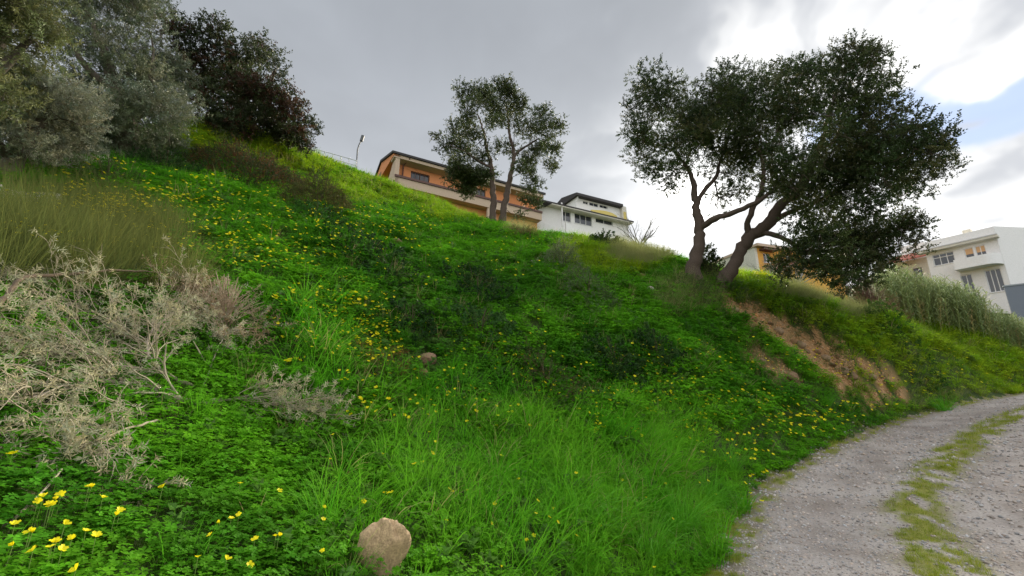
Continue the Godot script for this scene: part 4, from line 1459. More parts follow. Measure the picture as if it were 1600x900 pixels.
func build_flowers() -> void:
	var pm := tinted(0.55, 0.3, 0.8)
	pm.albedo_color = lin(0.92, 0.80, 0.012)
	var sm := mat(0.16, 0.26, 0.05, 0.6)
	var heads := [flower_mesh(500, pm, 0.021), flower_mesh(501, pm, 0.020, 1.0), flower_mesh(502, pm, 0.019, 0.65), flower_mesh(503, pm, 0.018, 2.0)]
	var stems: Array = []
	for k in 3:
		rng.seed = 510 + k
		var g := Geo.new()
		var tip := Vector3(rf(-0.02, 0.02), 0, rf(-0.02, 0.02))
		g.tube([Vector3(0, -0.19, 0) + tip, Vector3(0, -0.09, 0) + tip * 0.4, Vector3.ZERO], [0.0016, 0.0014, 0.0012], 4)
		stems.append(g.mesh(sm))
	# flowers one can point at, with where they stand
	var near := [
		[[19, 711], "yellow flower alone under the dead twigs at the picture's edge"],
		[[142, 765], "double yellow flower under the drooping dead twigs"], [[137, 766], ""], [[159, 784], "small yellow flower just below the drooping dead twigs"],
		[[254, 762], "single yellow flower in open clover between the twigs and the flat brown stone"], [[375, 756], "small faint yellow flower in clover level with the hole"], [[436, 770], "small narrow yellow flower alone at the clover's grassy edge"],
		[[87, 784], "yellow flower in the tight bunch crossed by the thin stick"], [[75, 794], ""], [[58, 787], ""], [[66, 784], ""], [[93, 781], ""], [[80, 790], ""],
		[[180, 806], "paired yellow flower between the tight bunch and the clover hole"], [[186, 803], ""],
		[[23, 820], "yellow flower behind the thin stick's lower end"], [[101, 822], "yellow flower alone uphill of the lower bunch"],
		[[133, 834], "yellow flower of a close pair beside the lower bunch"], [[150, 837], ""],
		[[49, 837], "yellow flower in the loose bunch at the lower corner"], [[87, 849], ""], [[82, 851], ""], [[111, 847], ""], [[77, 862], ""], [[96, 861], ""], [[20, 852], ""], [[49, 869], ""], [[44, 839], ""],
		[[117, 897], "yellow flower cut by the picture's lower edge"],
		[[373, 805], "taller yellow flower of the pair in front of the flat brown stone"], [[361, 811], "shorter yellow flower of the pair in front of the flat brown stone"],
		[[342, 824], "yellow flower just downhill of the pair by the flat brown stone"], [[327, 844], "tiny yellow flower below the pair by the flat brown stone"],
		[[309, 871], "yellow flower low in the clover, midway from corner bunch to rock"], [[353, 880], "small upright yellow flower near the lower edge"], [[389, 891], "yellow flower touching the lower edge amid clover"], [[397, 852], "pale yellow flower in clover uphill of the lower edge"],
		[[435, 841], "double yellow flower in the clover on the tan rock's shaded side"], [[430, 843], ""], [[503, 868], "bright yellow flower beside the tan rock"], [[505, 800], "upper of two yellow flowers on one stalk near the tan rock"], [[505, 812], "lower of two yellow flowers on one stalk near the tan rock"],
		[[568, 784], "yellow flower directly uphill of the tan rock"], [[600, 774], "yellow flower in the row of three above the tan rock"], [[606, 772], ""], [[612, 775], ""],
		[[697, 820], "single yellow flower level with the tan rock's top"], [[730, 767], "bright yellow flower standing in long grass"], [[707, 774], "pale bud beside the flower in long grass"], [[783, 890], "yellow flower in long grass at the lower edge"],
		[[599, 711], "yellow flower alone on the grassy swell"], [[520, 681], "yellow flower alone where grass meets the twig spray"], [[515, 719], "pale yellow flower below the twig spray's end"], [[678, 687], "yellow flower at the dark hollow's edge"], [[670, 677], ""], [[467, 624], "yellow flower behind the tip of the twig spray"],
		[[1023, 890], "yellow flower on the verge at the lower edge"]]
	var last := ""
	for k in near.size():
		var e: Array = near[k]
		last = e[1] if e[1] != "" else last
		one_flower(e[0][0], e[0][1], heads, stems, k, last, "yellow flowers in the nearest clover", 1.0)
	# drifts: [px, py, rx, ry, how many, label]
	var drifts := [
		[500, 468, 80, 18, 34, "yellow flower in the top row of the drift behind the withered bush"],
		[560, 510, 60, 40, 44, "yellow flower in the drift uphill of the rounded boulder"],
		[600, 550, 30, 18, 20, "yellow flower among reddish weeds beside the rounded boulder"],
		[465, 565, 22, 5, 9, "yellow flower in the short bright row above the twig spray"],
		[580, 640, 60, 20, 12, "yellow flower scattered on the grass below the rounded boulder"],
		[700, 630, 60, 22, 12, "yellow flower in the loose scatter downhill of the boulder"],
		[800, 560, 90, 30, 22, "yellow flower along the slope between boulder and dark brambles"],
		[860, 605, 60, 30, 18, "yellow flower on the withered brownish shrub"],
		[930, 666, 16, 16, 14, "yellow flower in the tight clump below the withered brownish shrub"],
		[1020, 620, 40, 30, 30, "yellow flower in the clump below the last dark bramble"],
		[1090, 650, 50, 30, 18, "yellow flower on the lower bank before the tussocks"],
		[1180, 760, 24, 50, 18, "yellow flower at the verge beside the dark green tussock"],
		[1370, 668, 60, 12, 22, "yellow flower in the line along the track's far edge"],
		[560, 400, 70, 20, 10, "yellow flower on the terrace above the dark bramble strip"]]
	var idx := near.size()
	for e in drifts:
		rng.seed = int(e[0] * 3 + e[1])
		for k in e[4]:
			var a := rf(0, TAU)
			var r := sqrt(rf(0, 1))
			var px: float = e[0] + cos(a) * r * e[2]
			var py: float = e[1] + sin(a) * r * e[3]
			if idx < 300:
				one_flower(px, py, heads, stems, idx, e[5], e[5].replace("yellow flower", "yellow flowers"), 1.5)
			idx += 1
	print("flowers ", idx)
	# the many small ones all over the bank
	rng.seed = 530
	var where: Array = []
	var tint := PackedColorArray()
	var areas := [[330, 355, 330, 45, 320], [160, 320, 160, 20, 80], [600, 330, 130, 40, 160], [400, 220, 120, 30, 130], [250, 300, 200, 40, 120], [700, 400, 200, 60, 90], [780, 590, 260, 90, 130], [1050, 620, 150, 80, 130], [1180, 680, 110, 60, 90], [1330, 665, 130, 26, 80], [1450, 590, 150, 40, 70], [1190, 425, 20, 12, 60], [1170, 580, 160, 50, 50], [520, 500, 110, 60, 150], [590, 545, 40, 30, 50], [880, 760, 260, 100, 26], [430, 400, 110, 30, 90], [180, 335, 60, 20, 60]]
	for e in areas:
		for k in int(e[4] * 1.5):
			var a := rf(0, TAU)
			var r := sqrt(rf(0, 1))
			var p := ground_at(e[0] + cos(a) * r * e[2], e[1] + sin(a) * r * e[3], 0.14)
			if p.x > -2.0 and road_u(p.x, p.z).x > -0.1:
				continue
			var d := Vector2(p.x, p.z).length()
			where.append(aim(p + Vector3(0, rf(0.13, 0.24) * clampf(d / 7.0, 1.0, 1.6), 0), (Vector3.UP + rdir() * 0.6 + Vector3(0.2, 0, 0.35)).normalized(), rf(0.8, 1.2) * clampf(d / 7.0, 1.1, 1.9)))
			tint.append(Color(1, 1, 1) * rf(0.8, 1.05))
	tag(many("small_yellow_flowers", heads[0], where, tint), "countless small yellow flowers dotted over the whole bank", "flowers", "", "stuff")

func one_flower(px: float, py: float, heads: Array, stems: Array, k: int, label: String, group: String, grow: float) -> void:
	rng.seed = 600 + k
	var lift := 0.17
	var p := ground_at(px, py, lift) + Vector3(0, lift, 0)
	var d := Vector2(p.x, p.z).length()
	var s := grow * rf(0.75, 1.15) * clampf(d / 6.0, 1.0, 1.5)
	var root := thing("yellow_flower", label, "flower", p, group)
	var hd := obj("petals", heads[(k * 7 + k / 3) % 4], root)
	hd.transform = aim(Vector3.ZERO, (Vector3.UP + rdir() * 0.6 + Vector3(0.1, 0, 0.3)).normalized(), s)
	obj("stem", stems[k % 3], root)

# ---------------------------------------------------------------- houses
func house(label: String, o: Vector3, az: float) -> Node3D:
	# x runs along the front as one faces it, y up, z out towards the viewer
	var a := deg_to_rad(az)
	var u := Vector3(sin(a), 0, -cos(a))
	var root := thing("house", label, "house")
	root.transform = Transform3D(Basis(u, Vector3.UP, u.cross(Vector3.UP)), o)
	return root

func hit(t: Transform3D, px: float, py: float, z := 0.0) -> Vector2:
	# where the line of sight meets the plane z of the house's own axes
	var inv := t.affine_inverse()
	var a := inv * Vector3(0, EYE, 0)
	var d := inv.basis * ray(px, py)
	var k := (z - a.z) / d.z
	return Vector2(a.x + d.x * k, a.y + d.y * k)

func part(called: String, lo: Vector3, hi: Vector3, m: Material, parent: Node) -> MeshInstance3D:
	var g := Geo.new()
	g.box(lo, hi)
	return obj(called, g.mesh(m), parent)

func prism_x(poly: Array, x0: float, x1: float, m: Material, called: String, parent: Node) -> MeshInstance3D:
	# outline in [z, y], pushed along x
	var pv := PackedVector2Array()
	for q in poly:
		pv.append(Vector2(-q[0], q[1]))
	var g := Geo.new()
	g.prism(pv, x0, x1)
	for k in g.v.size():
		g.v[k] = Vector3(g.v[k].z, g.v[k].y, -g.v[k].x)
		g.n[k] = Vector3(g.n[k].z, g.n[k].y, -g.n[k].x)
	return obj(called, g.mesh(m), parent)

func wall(root: Node3D, x0: float, x1: float, y0: float, y1: float, z: float, thick: float, holes: Array, m: Material, called := "wall") -> void:
	# holes: [x0, y0, x1, y1]
	var xs: Array = [x0, x1]
	var ys: Array = [y0, y1]
	for q in holes:
		xs.append_array([q[0], q[2]])
		ys.append_array([q[1], q[3]])
	xs.sort()
	ys.sort()
	var g := Geo.new()
	for j in xs.size() - 1:
		for k in ys.size() - 1:
			var cx: float = (xs[j] + xs[j + 1]) * 0.5
			var cy: float = (ys[k] + ys[k + 1]) * 0.5
			var open: bool = xs[j + 1] - xs[j] < 1e-4 or ys[k + 1] - ys[k] < 1e-4
			for q in holes:
				if cx > q[0] and cx < q[2] and cy > q[1] and cy < q[3]:
					open = true
			if not open:
				g.box(Vector3(xs[j], ys[k], z - thick), Vector3(xs[j + 1], ys[k + 1], z))
	obj(called, g.mesh(m), root)

func window(root: Node3D, q: Array, z: float, cols: int, frame_m: Material, glass_m: Material, blind := 0.0, blind_m: Material = null, rail := 0.0) -> void:
	# set 12 cm back in its opening
	var t := 0.06
	var g := Geo.new()
	var zz := z - 0.12
	g.box(Vector3(q[0], q[1], zz - 0.05), Vector3(q[0] + t, q[3], zz))
	g.box(Vector3(q[2] - t, q[1], zz - 0.05), Vector3(q[2], q[3], zz))
	g.box(Vector3(q[0] + t, q[1], zz - 0.05), Vector3(q[2] - t, q[1] + t, zz))
	g.box(Vector3(q[0] + t, q[3] - t, zz - 0.05), Vector3(q[2] - t, q[3], zz))
	var w: float = (q[2] - q[0] - t) / cols
	for k in range(1, cols):
		var x: float = q[0] + w * k
		g.box(Vector3(x, q[1] + t, zz - 0.05), Vector3(x + t, q[3] - t, zz))
	if rail > 0.0:
		var y: float = lerpf(q[1], q[3], rail)
		g.box(Vector3(q[0] + t, y, zz - 0.045), Vector3(q[2] - t, y + t, zz + 0.004))
	var f := obj("window", g.mesh(frame_m), root)
	for k in cols:
		var x: float = q[0] + w * k + t
		part("pane", Vector3(x, q[1] + t, zz - 0.04), Vector3(x + w - t, q[3] - t, zz - 0.03), glass_m, f)
		if blind > 0.0:
			part("blind", Vector3(x, lerpf(q[3], q[1], blind), zz - 0.025), Vector3(x + w - t, q[3] - t, zz - 0.01), blind_m, f)
	part("sill", Vector3(q[0] - 0.08, q[1] - 0.06, z - 0.1), Vector3(q[2] + 0.08, q[1] - 0.003, z + 0.06), frame_m, f)
	# a dark room behind the panes
	part("room", Vector3(q[0] - 0.02, q[1] - 0.02, z - 1.4), Vector3(q[2] + 0.02, q[3] + 0.02, z - 1.2), glass_m, f)

func rect(t: Transform3D, x0: float, y0: float, x1: float, y1: float, z := 0.0) -> Array:
	# x0, x1: its sides; y0, y1: its head and foot in the middle
	var a := hit(t, (x0 + x1) * 0.5, y0, z)
	var b := hit(t, (x0 + x1) * 0.5, y1, z)
	var ym := (y0 + y1) * 0.5
	return [hit(t, x0, ym, z).x, b.y, hit(t, x1, ym, z).x, a.y]

func build_houses() -> void:
	var orange := rough_mat(0.66, 0.27, 0.115, 0.8, 0.18, 0.9, 0.3, 120)
	var beige := rough_mat(0.52, 0.40, 0.30, 0.8, 0.18, 0.9, 0.3, 121)
	var white := rough_mat(0.78, 0.77, 0.76, 0.5, 0.14, 0.9, 0.25, 122)
	var cream := rough_mat(0.66, 0.63, 0.55, 0.5, 0.2, 0.9, 0.25, 123)
	var slate := rough_mat(0.06, 0.055, 0.055, 2.0, 0.4, 0.8, 0.5, 124)
	var brown := mat(0.10, 0.05, 0.04, 0.6)
	var glass := mat(0.03, 0.035, 0.045, 0.08, 0.6)
	var wframe := mat(0.7, 0.7, 0.7, 0.5)
	var tile := rough_mat(0.40, 0.13, 0.09, 2.0, 0.4, 0.85, 0.6, 125)
	var yellow := rough_mat(0.62, 0.50, 0.16, 0.8, 0.2, 0.85, 0.2, 126)
	var ochre := rough_mat(0.68, 0.36, 0.08, 0.8, 0.2, 0.9, 0.3, 127)
	var metal := mat(0.5, 0.5, 0.5, 0.45)
	# ---- orange house behind the crest
	var root := house("orange house with deep beige eaves and a barred window on the crest", at(624, 281.5, 40.0), 60.0)
	var t := root.transform
	var L := 15.5
	var w0 := rect(t, 641.5, 270.5, 671, 287)
	var top := hit(t, 624, 257).y
	var w1: Array = [w0[0] + 6.2, w0[1], w0[2] + 6.2, w0[3]]
	wall(root, 0, L, 0.0, top + 0.6, 0.0, 0.3, [w0, w1], orange)
	wall(root, 0, L, -6.0, -1.05, 0.0, 0.3, [], orange, "lower_wall")
	part("side_wall", Vector3(-0.3, -6.0, -8.0), Vector3(-0.003, 2.4, -0.003), orange, root)
	part("end_wall", Vector3(L + 0.003, -6.0, -8.0), Vector3(L + 0.3, 2.4, -0.3), orange, root)
	part("back_wall", Vector3(0, -6.0, -8.0), Vector3(L, 2.4, -7.7), orange, root)
	window(root, w0, 0.0, 4, brown, glass)
	window(root, w1, 0.0, 4, brown, glass)
	for w in [w0, w1]:
		for k in 7:
			var x: float = lerpf(w[0], w[2], (k + 0.5) / 7.0)
			part("window_bar", Vector3(x - 0.012, w[1] - 0.05, 0.02), Vector3(x + 0.012, w[3] + 0.05, 0.044), brown, root)
	# balcony slab with its dark edge, beige facing under it
	part("slab_edge", Vector3(-0.7, -0.22, -0.2), Vector3(L + 0.2, -0.003, 1.0), brown, root)
	part("slab_face", Vector3(-0.65, -1.05, -0.1), Vector3(L + 0.15, -0.223, 0.9), beige, root)
	# eaves: sloping beige soffit under a dark roof edge
	var eave := hit(t, 618, 238.5, 1.0).y
	prism_x([[0.003, top], [0.95, eave - 0.42], [0.95, eave - 0.1], [0.003, eave - 0.1]], -0.9, L + 0.4, beige, "soffit", root)
	prism_x([[1.1, eave - 0.097], [1.1, eave + 0.12], [-3.9, eave + 1.7], [-8.4, eave + 0.12], [-8.4, eave - 0.097], [-3.9, eave + 1.45]], -1.1, L + 0.6, slate, "roof", root)
	prism_x([[0.95, eave - 0.3], [0.95, eave - 0.1], [-3.9, eave + 1.4], [-8.0, eave - 0.1], [-8.0, eave - 0.3]], -0.95, -0.303, orange, "gable", root)
	prism_x([[0.9, -1.0], [0.9, eave - 0.4], [0.2, eave - 0.3], [-1.6, 0.4], [-1.6, -1.0]], -0.72, -0.31, beige, "slanted_pier", root)
	part("side_window", Vector3(-0.96, 1.2, -4.6), Vector3(-0.90, 2.5, -3.7), brown, root)
	part("pillar", Vector3(9.0, -6.0, 0.5), Vector3(9.35, -1.053, 0.85), beige, root)
	prism_tube(root, "drainpipe", [Vector3(0.25, -1.0, 0.12), Vector3(0.25, top - 0.1, 0.12), Vector3(0.6, eave - 0.2, 1.02)], 0.06, brown)
	# ---- long white house
	root = house("long low white house with dark window openings behind the crest", at(862, 319, 50.0), 63.0)
	t = root.transform
	L = hit(t, 978, 343).x
	var e0 := -0.5
	var x0 := hit(t, 838, 320).x
	var a1 := rect(t, 877, 330, 892, 346)
	var a2 := rect(t, 898, 335.5, 925, 351)
	var a3 := rect(t, 931, 343, 957, 350)
	# an opening is level: give each the height of its own middle
	wall(root, x0, L, -7.0, e0 - 0.02, 0.0, 0.3, [a1, a2, a3], white)
	part("side_wall", Vector3(x0 - 0.3, -7, -7), Vector3(x0 - 0.003, e0, -0.003), white, root)
	part("end_wall", Vector3(L + 0.003, -7, -7), Vector3(L + 0.3, e0, -0.003), white, root)
	for w in [a1, a2, a3]:
		window(root, w, 0.0, 2 if w != a2 else 3, wframe, glass)
	prism_x([[0.9, e0 + 0.0], [0.9, e0 + 0.22], [-3.5, e0 + 0.9], [-7.4, e0 + 0.22], [-7.4, e0]], x0 - 0.5, L + 0.4, cream, "roof", root)
	prism_x([[0.93, e0 + 0.12], [0.93, e0 + 0.3], [-0.6, e0 + 0.55], [-0.6, e0 + 0.3]], x0 - 0.6, L + 0.5, slate, "roof_edge", root)
	prism_tube(root, "post", [Vector3(hit(t, 873, 330).x, -3.0, 0.7), Vector3(hit(t, 873, 330).x, e0 + 0.6, 0.7)], 0.09, white)
	var xl := hit(t, 800, 330).x
	wall(root, xl, x0 - 0.303, -7.0, e0 - 0.5, 0.6, 0.25, [rect(t, 812, 318, 820, 332, 0.6)], white, "porch_wall")
	prism_x([[1.6, e0 - 0.3], [1.6, e0 - 0.1], [-3.0, e0 + 0.5], [-3.0, e0 + 0.25]], xl - 0.3, x0 + 1.2, slate, "porch_roof", root)
	# ribbed white sheeting and the sloping stair parapet before it
	var r0 := hit(t, 818, 350, 1.6)
	var r1 := hit(t, 868, 350, 1.6)
	var ribs := Geo.new()
	var nrib := 26
	for k in nrib:
		var xa := lerpf(r0.x, r1.x, float(k) / nrib)
		var xb := lerpf(r0.x, r1.x, (k + 0.55) / nrib)
		ribs.box(Vector3(xa, -7.0, 1.55), Vector3(xb, r0.y + 1.0 - 0.02 * k, 1.62))
	var sheet := part("sheeting", Vector3(r0.x, -7.0, 1.5), Vector3(r1.x, r0.y + 0.4, 1.548), white, root)
	obj("ribs", ribs.mesh(white), sheet)
	var s0 := hit(t, 884, 347, 1.4)
	var s1 := hit(t, 918, 374, 1.4)
	var pr := Geo.new()
	pr.prism(PackedVector2Array([Vector2(s0.x, s0.y), Vector2(s0.x, s0.y - 5.0), Vector2(s1.x, s1.y - 3.0), Vector2(s1.x, s1.y)]), 1.25, 1.45)
	obj("stair_parapet", pr.mesh(white), root)
	# ---- upper white house with yellow balcony
	root = house("tall white house with dark roof and yellow balcony above the long one", at(904, 309, 68.0), 63.0)
	t = root.transform
	L = hit(t, 966, 322).x
	var b1 := rect(t, 911, 314.5, 919, 319)
	var b2 := rect(t, 921, 317, 935, 322.5)
	var b3 := rect(t, 937, 320.5, 949, 325.5)
	wall(root, -0.2, L, -9.0, -0.1, 0.0, 0.3, [b1, b2, b3], white)
	for w in [b1, b2, b3]:
		window(root, w, 0.0, 2, wframe, glass)
	part("end_wall", Vector3(L + 0.003, -9, -7), Vector3(L + 0.3, -0.1, -0.003), white, root)
	part("side_wall", Vector3(-0.5, -9, -7), Vector3(-0.203, -0.1, -0.003), white, root)
	prism_x([[0.9, -0.1], [0.9, 0.35], [-3.5, 1.3], [-7.5, 0.3], [-7.5, -0.1]], -1.0, L + 0.3, slate, "roof", root)
	var gw := hit(t, 884, 322, -3.0)
	prism_wedge(root, "side_roof", [Vector2(gw.x, gw.y), Vector2(-0.5, 0.2), Vector2(-0.5, -0.2), Vector2(gw.x, gw.y - 0.4)], -4.0, 0.6, white)
	var bal := rect(t, 924, 330, 964, 338, 1.2)
	var bg := Geo.new()
	var arc: Array = []
	for k in 13:
		var f := k / 12.0
		arc.append(Vector2(lerpf(bal[0], bal[2], f), 1.2 + 0.7 * sin(PI * f)))
	for k in 12:
		var p: Vector2 = arc[k]
		var q: Vector2 = arc[k + 1]
		bg.quad(Vector3(p.x, bal[1] - 0.6, p.y), Vector3(p.x, bal[3] - 0.3, p.y), Vector3(q.x, bal[3] - 0.3, q.y), Vector3(q.x, bal[1] - 0.6, q.y))
		bg.quad(Vector3(q.x, bal[1] - 0.6, q.y - 0.15), Vector3(q.x, bal[3] - 0.3, q.y - 0.15), Vector3(p.x, bal[3] - 0.3, p.y - 0.15), Vector3(p.x, bal[1] - 0.6, p.y - 0.15))
		bg.quad(Vector3(p.x, bal[3] - 0.3, p.y), Vector3(p.x, bal[3] - 0.3, p.y - 0.15), Vector3(q.x, bal[3] - 0.3, q.y - 0.15), Vector3(q.x, bal[3] - 0.3, q.y))
	obj("balcony", bg.mesh(yellow), root)
	part("balcony_floor", Vector3(bal[0], bal[1] - 0.7, 0.003), Vector3(bal[2], bal[1] - 0.5, 1.25), white, root)
	var wing := rect(t, 957, 319, 979, 342, 0.6)
	part("wing", Vector3(L + 0.31, -9, -6), Vector3(wing[2], wing[3] - 0.2, 0.6), cream, root)
	part("yellow_panel", Vector3(L + 0.5, wing[1], 0.603), Vector3(wing[2] - 0.15, lerpf(wing[1], wing[3], 0.55), 0.66), yellow, root)
	# ---- ochre house behind the large oak
	root = house("ochre house half hidden behind the large oak's drooping leaves", at(1182, 386, 46.0), 72.0)
	t = root.transform
	L = hit(t, 1246, 389).x
	var c1 := rect(t, 1193, 396, 1204, 410)
	var c2 := rect(t, 1228, 399, 1238, 411)
	wall(root, 0, L, -9.0, -0.05, 0.0, 0.3, [c1, c2], ochre)
	window(root, c1, 0.0, 2, wframe, glass)
	window(root, c2, 0.0, 2, wframe, glass)
	part("canopy", Vector3(c1[0] - 0.4, c1[3] + 0.15, 0.003), Vector3(c1[2] + 0.4, c1[3] + 0.3, 0.6), brown, root)
	part("roof", Vector3(-0.4, -0.047, -7.4), Vector3(L + 0.4, 0.2, 0.5), beige, root)
	part("side_wall", Vector3(-0.3, -9, -7), Vector3(-0.003, -0.05, -0.003), cream, root)
	part("end_wall", Vector3(L + 0.003, -9, -7), Vector3(L + 0.3, -0.05, -0.003), ochre, root)
	root = house("low ochre outbuilding glimpsed under the large oak's leaves", at(1258, 409, 44.0), 72.0)
	t = root.transform
	L = hit(t, 1310, 412).x
	wall(root, 0, L, -8.0, -0.1, 0.0, 0.3, [], ochre)
	prism_x([[0.5, -0.097], [0.5, 0.08], [-2.5, 0.7], [-5.5, 0.08], [-5.5, -0.097]], -0.3, L + 0.3, tile, "roof", root)
	part("side_wall", Vector3(-0.3, -8, -5), Vector3(-0.003, -0.1, -0.003), ochre, root)
	part("end_wall", Vector3(L + 0.003, -8, -5), Vector3(L + 0.3, -0.1, -0.003), ochre, root)
	# ---- white house above the reeds
	root = house("white house with balcony and orange blinds above the reeds", at(1557, 371, 60.0), 148.0)
	t = root.transform
	var x_far := hit(t, 1447, 400).x
	var y_par := hit(t, 1555, 353).y
	var d1 := rect(t, 1457, 395, 1492, 413)
	var d2 := rect(t, 1507, 387, 1522, 405)
	var d3 := rect(t, 1524, 383.5, 1541, 401)
	d3[1] = d2[1]
	d3[3] = d2[3]
	var slab := hit(t, 1530, 417).y
	var d4 := [hit(t, 1500, 430).x, slab - 2.3, hit(t, 1518, 430).x, slab - 0.5]
	var d5 := [hit(t, 1541, 436).x, slab - 2.6, -0.35, slab - 0.45]
	wall(root, x_far, 0.0, -12.0, y_par, 0.0, 0.3, [d1, d2, d3, d4, d5], white)
	window(root, d1, 0.0, 3, wframe, glass, 0.0, null, 0.66)
	var blind := mat(0.62, 0.38, 0.20, 0.7)
	window(root, d2, 0.0, 1, wframe, glass, 0.55, blind)
	window(root, d3, 0.0, 2, wframe, glass, 0.55, blind)
	window(root, d4, 0.0, 2, wframe, glass)
	window(root, d5, 0.0, 3, wframe, glass)
	# projecting eave under a white parapet
	part("eave", Vector3(x_far - 0.5, -0.12, 0.003), Vector3(0.2, 0.1, 0.75), cream, root)
	part("gutter", Vector3(x_far - 0.5, 0.103, 0.5), Vector3(0.2, 0.2, 0.8), metal, root)
	# side wall, set at its own angle
	var sd := (t.affine_inverse().basis * Vector3(sin(deg_to_rad(80.0)), 0, -cos(deg_to_rad(80.0)))).normalized()
	var sw := Geo.new()
	var far := Vector3(0, 0, 0) + sd * 14.0
	var out := Vector3(-sd.z, 0, sd.x) * -0.003
	for q in [[-12.0, y_par + 0.02]]:
		var p0 := Vector3(0.01, q[0], 0) + out
		var p1 := Vector3(0.01, q[1], 0) + out
		var p2 := far + Vector3(0, q[1] + 0.5, 0)
		var p3 := far + Vector3(0, q[0], 0)
		var off := Vector3(-0.3, 0, -0.3)
		sw.quad(p0, p1, p2, p3)
		sw.quad(p3 + off, p2 + off, p1 + off, p0 + off)
		sw.quad(p1, p1 + off, p2 + off, p2)
	obj("side_wall", sw.mesh(white), root)
	var mid := sd * 2.2
	var gd := Geo.new()
	var nn := Vector3(-sd.z, 0, sd.x)
	if nn.dot(t.affine_inverse() * Vector3(0, EYE, 0)) < 0.0:
		nn = -nn
	var gy := hit(t, 1557, 417).y
	for q in [[mid + nn * 0.03, mid + sd * 5.0 + nn * 0.03]]:
		gd.quad(q[0] + Vector3(0, gy - 3.2, 0), q[0] + Vector3(0, gy, 0), q[1] + Vector3(0, gy, 0), q[1] + Vector3(0, gy - 3.2, 0))
		gd.quad(q[0] + Vector3(0, gy, 0), q[0] + Vector3(0, gy, 0) - nn * 0.025, q[1] + Vector3(0, gy, 0) - nn * 0.025, q[1] + Vector3(0, gy, 0))
	obj("garage_door", gd.mesh(mat(0.20, 0.21, 0.24, 0.6)), root)
	# balcony with rounded end
	var bx0 := hit(t, 1499, 424).x
	var bal2 := PackedVector2Array([Vector2(bx0, 0.003), Vector2(bx0, -1.4)])
	for k in 9:
		var f := k / 8.0 * PI / 2
		bal2.append(Vector2(-1.0 + sin(f) * 1.0, -1.4 * cos(f)))
	for e in [["balcony_slab", slab - 0.18, slab + 0.02, 1.0], ["balcony_rail", slab + 0.023, slab + 0.8, 0.98]]:
		var g := Geo.new()
		g.prism(bal2, 0.0, e[2] - e[1])
		for k in g.v.size():
			g.v[k] = Vector3(g.v[k].x * e[3], e[1] + g.v[k].z, -g.v[k].y * e[3] + (0.004 if e[3] < 1.0 else 0.0))
			g.n[k] = Vector3(g.n[k].x, g.n[k].z, -g.n[k].y)
		obj(e[0], g.mesh(white), root)
	part("chimney", Vector3(-2.4, y_par, -2.0), Vector3(-1.8, y_par + 0.7, -1.4), cream, root)
	# ---- neighbour with the red awning
	root = house("small pale house with red tiled awning beside the white house", at(1404, 416, 64.0), 148.0)
	t = root.transform
	L = hit(t, 1449, 405).x
	wall(root, 0, L, -9.0, 0.4, 0.0, 0.3, [[L * 0.45, -2.2, L * 0.75, -0.6]], cream)
	window(root, [L * 0.45, -2.2, L * 0.75, -0.6], 0.0, 2, brown, glass)
	prism_x([[1.5, 0.1], [1.5, 0.22], [0.003, 1.1], [0.003, 0.9]], -0.4, L + 0.3, tile, "awning", root)
	part("upper_wall", Vector3(0.4, 0.403, -5.0), Vector3(L, 2.2, -0.4), white, root)
	part("side_wall", Vector3(-0.3, -9, -5), Vector3(-0.003, 0.4, -0.003), cream, root)
	# ---- grey wall by the white house
	var gp := at(1570, 452, 50.0)
	root = thing("garden_wall", "blue-grey rendered wall at the picture's edge above the reeds", "wall", gp)
	root.rotation.y = deg_to_rad(-40.0)
	part("panel", Vector3(0, -6, -0.2), Vector3(9.0, 0.2, 0), mat(0.17, 0.19, 0.23, 0.8), root)
	part("coping", Vector3(-0.05, 0.203, -0.25), Vector3(9.05, 0.3, 0.05), mat(0.30, 0.32, 0.35, 0.8), root)
	# ---- street lamp
	var lp := at(558, 268, 31.0)
	lp.y = h(lp.x, lp.z)
	root = thing("street_lamp", "tall slim street lamp leaning over the crest", "street lamp", lp)
	var grey := mat(0.09, 0.095, 0.10, 0.6)
	var tip := at(558.5, 234, 31.0) - lp
	var arm := at(565, 219, 31.0) - lp
	prism_tube(root, "pole", [Vector3(0, -0.3, 0), tip * 0.5 + Vector3(0, 0, 0), tip, tip.lerp(arm, 0.5) + Vector3(-0.03, 0.05, 0), arm], 0.045, grey)
	var hd := at(566.5, 214, 31.0) - lp
	prism_tube(root, "lamp_head", [arm.lerp(hd, -0.3), arm.lerp(hd, 0.1), hd, hd + (hd - arm) * 0.35], 0.12, grey)
	# ---- railing on the crest
	root = thing("railing", "pale metal railing along the crest beside the street lamp", "railing")
	var rail := mat(0.55, 0.56, 0.57, 0.4)
	var ra := at(494, 233, 28.5)
	var rb := at(557, 251, 30.5)
	for k in 3:
		var dy := Vector3(0, -0.38 * k, 0)
		prism_tube(root, "rail", [ra + dy, (ra + rb) * 0.5 + dy + Vector3(0, 0.01, 0), rb + dy], 0.03, rail)
	for k in 6:
		var p := ra.lerp(rb, k / 5.0)
		var gy2 := minf(h(p.x, p.z), p.y - 1.0)
		prism_tube(root, "post", [Vector3(p.x, gy2 - 0.1, p.z), Vector3(p.x, (gy2 + p.y) * 0.5, p.z), p + Vector3(0, 0.03, 0)], 0.035, rail)
	# ---- pale kerb of the path by the olives
	var ka := ground_at(-40, 308)
	var kb := ground_at(86, 326)
	root = thing("kerb", "pale concrete kerb of a path at the edge of the olive grass", "kerb")
	var kg := Geo.new()
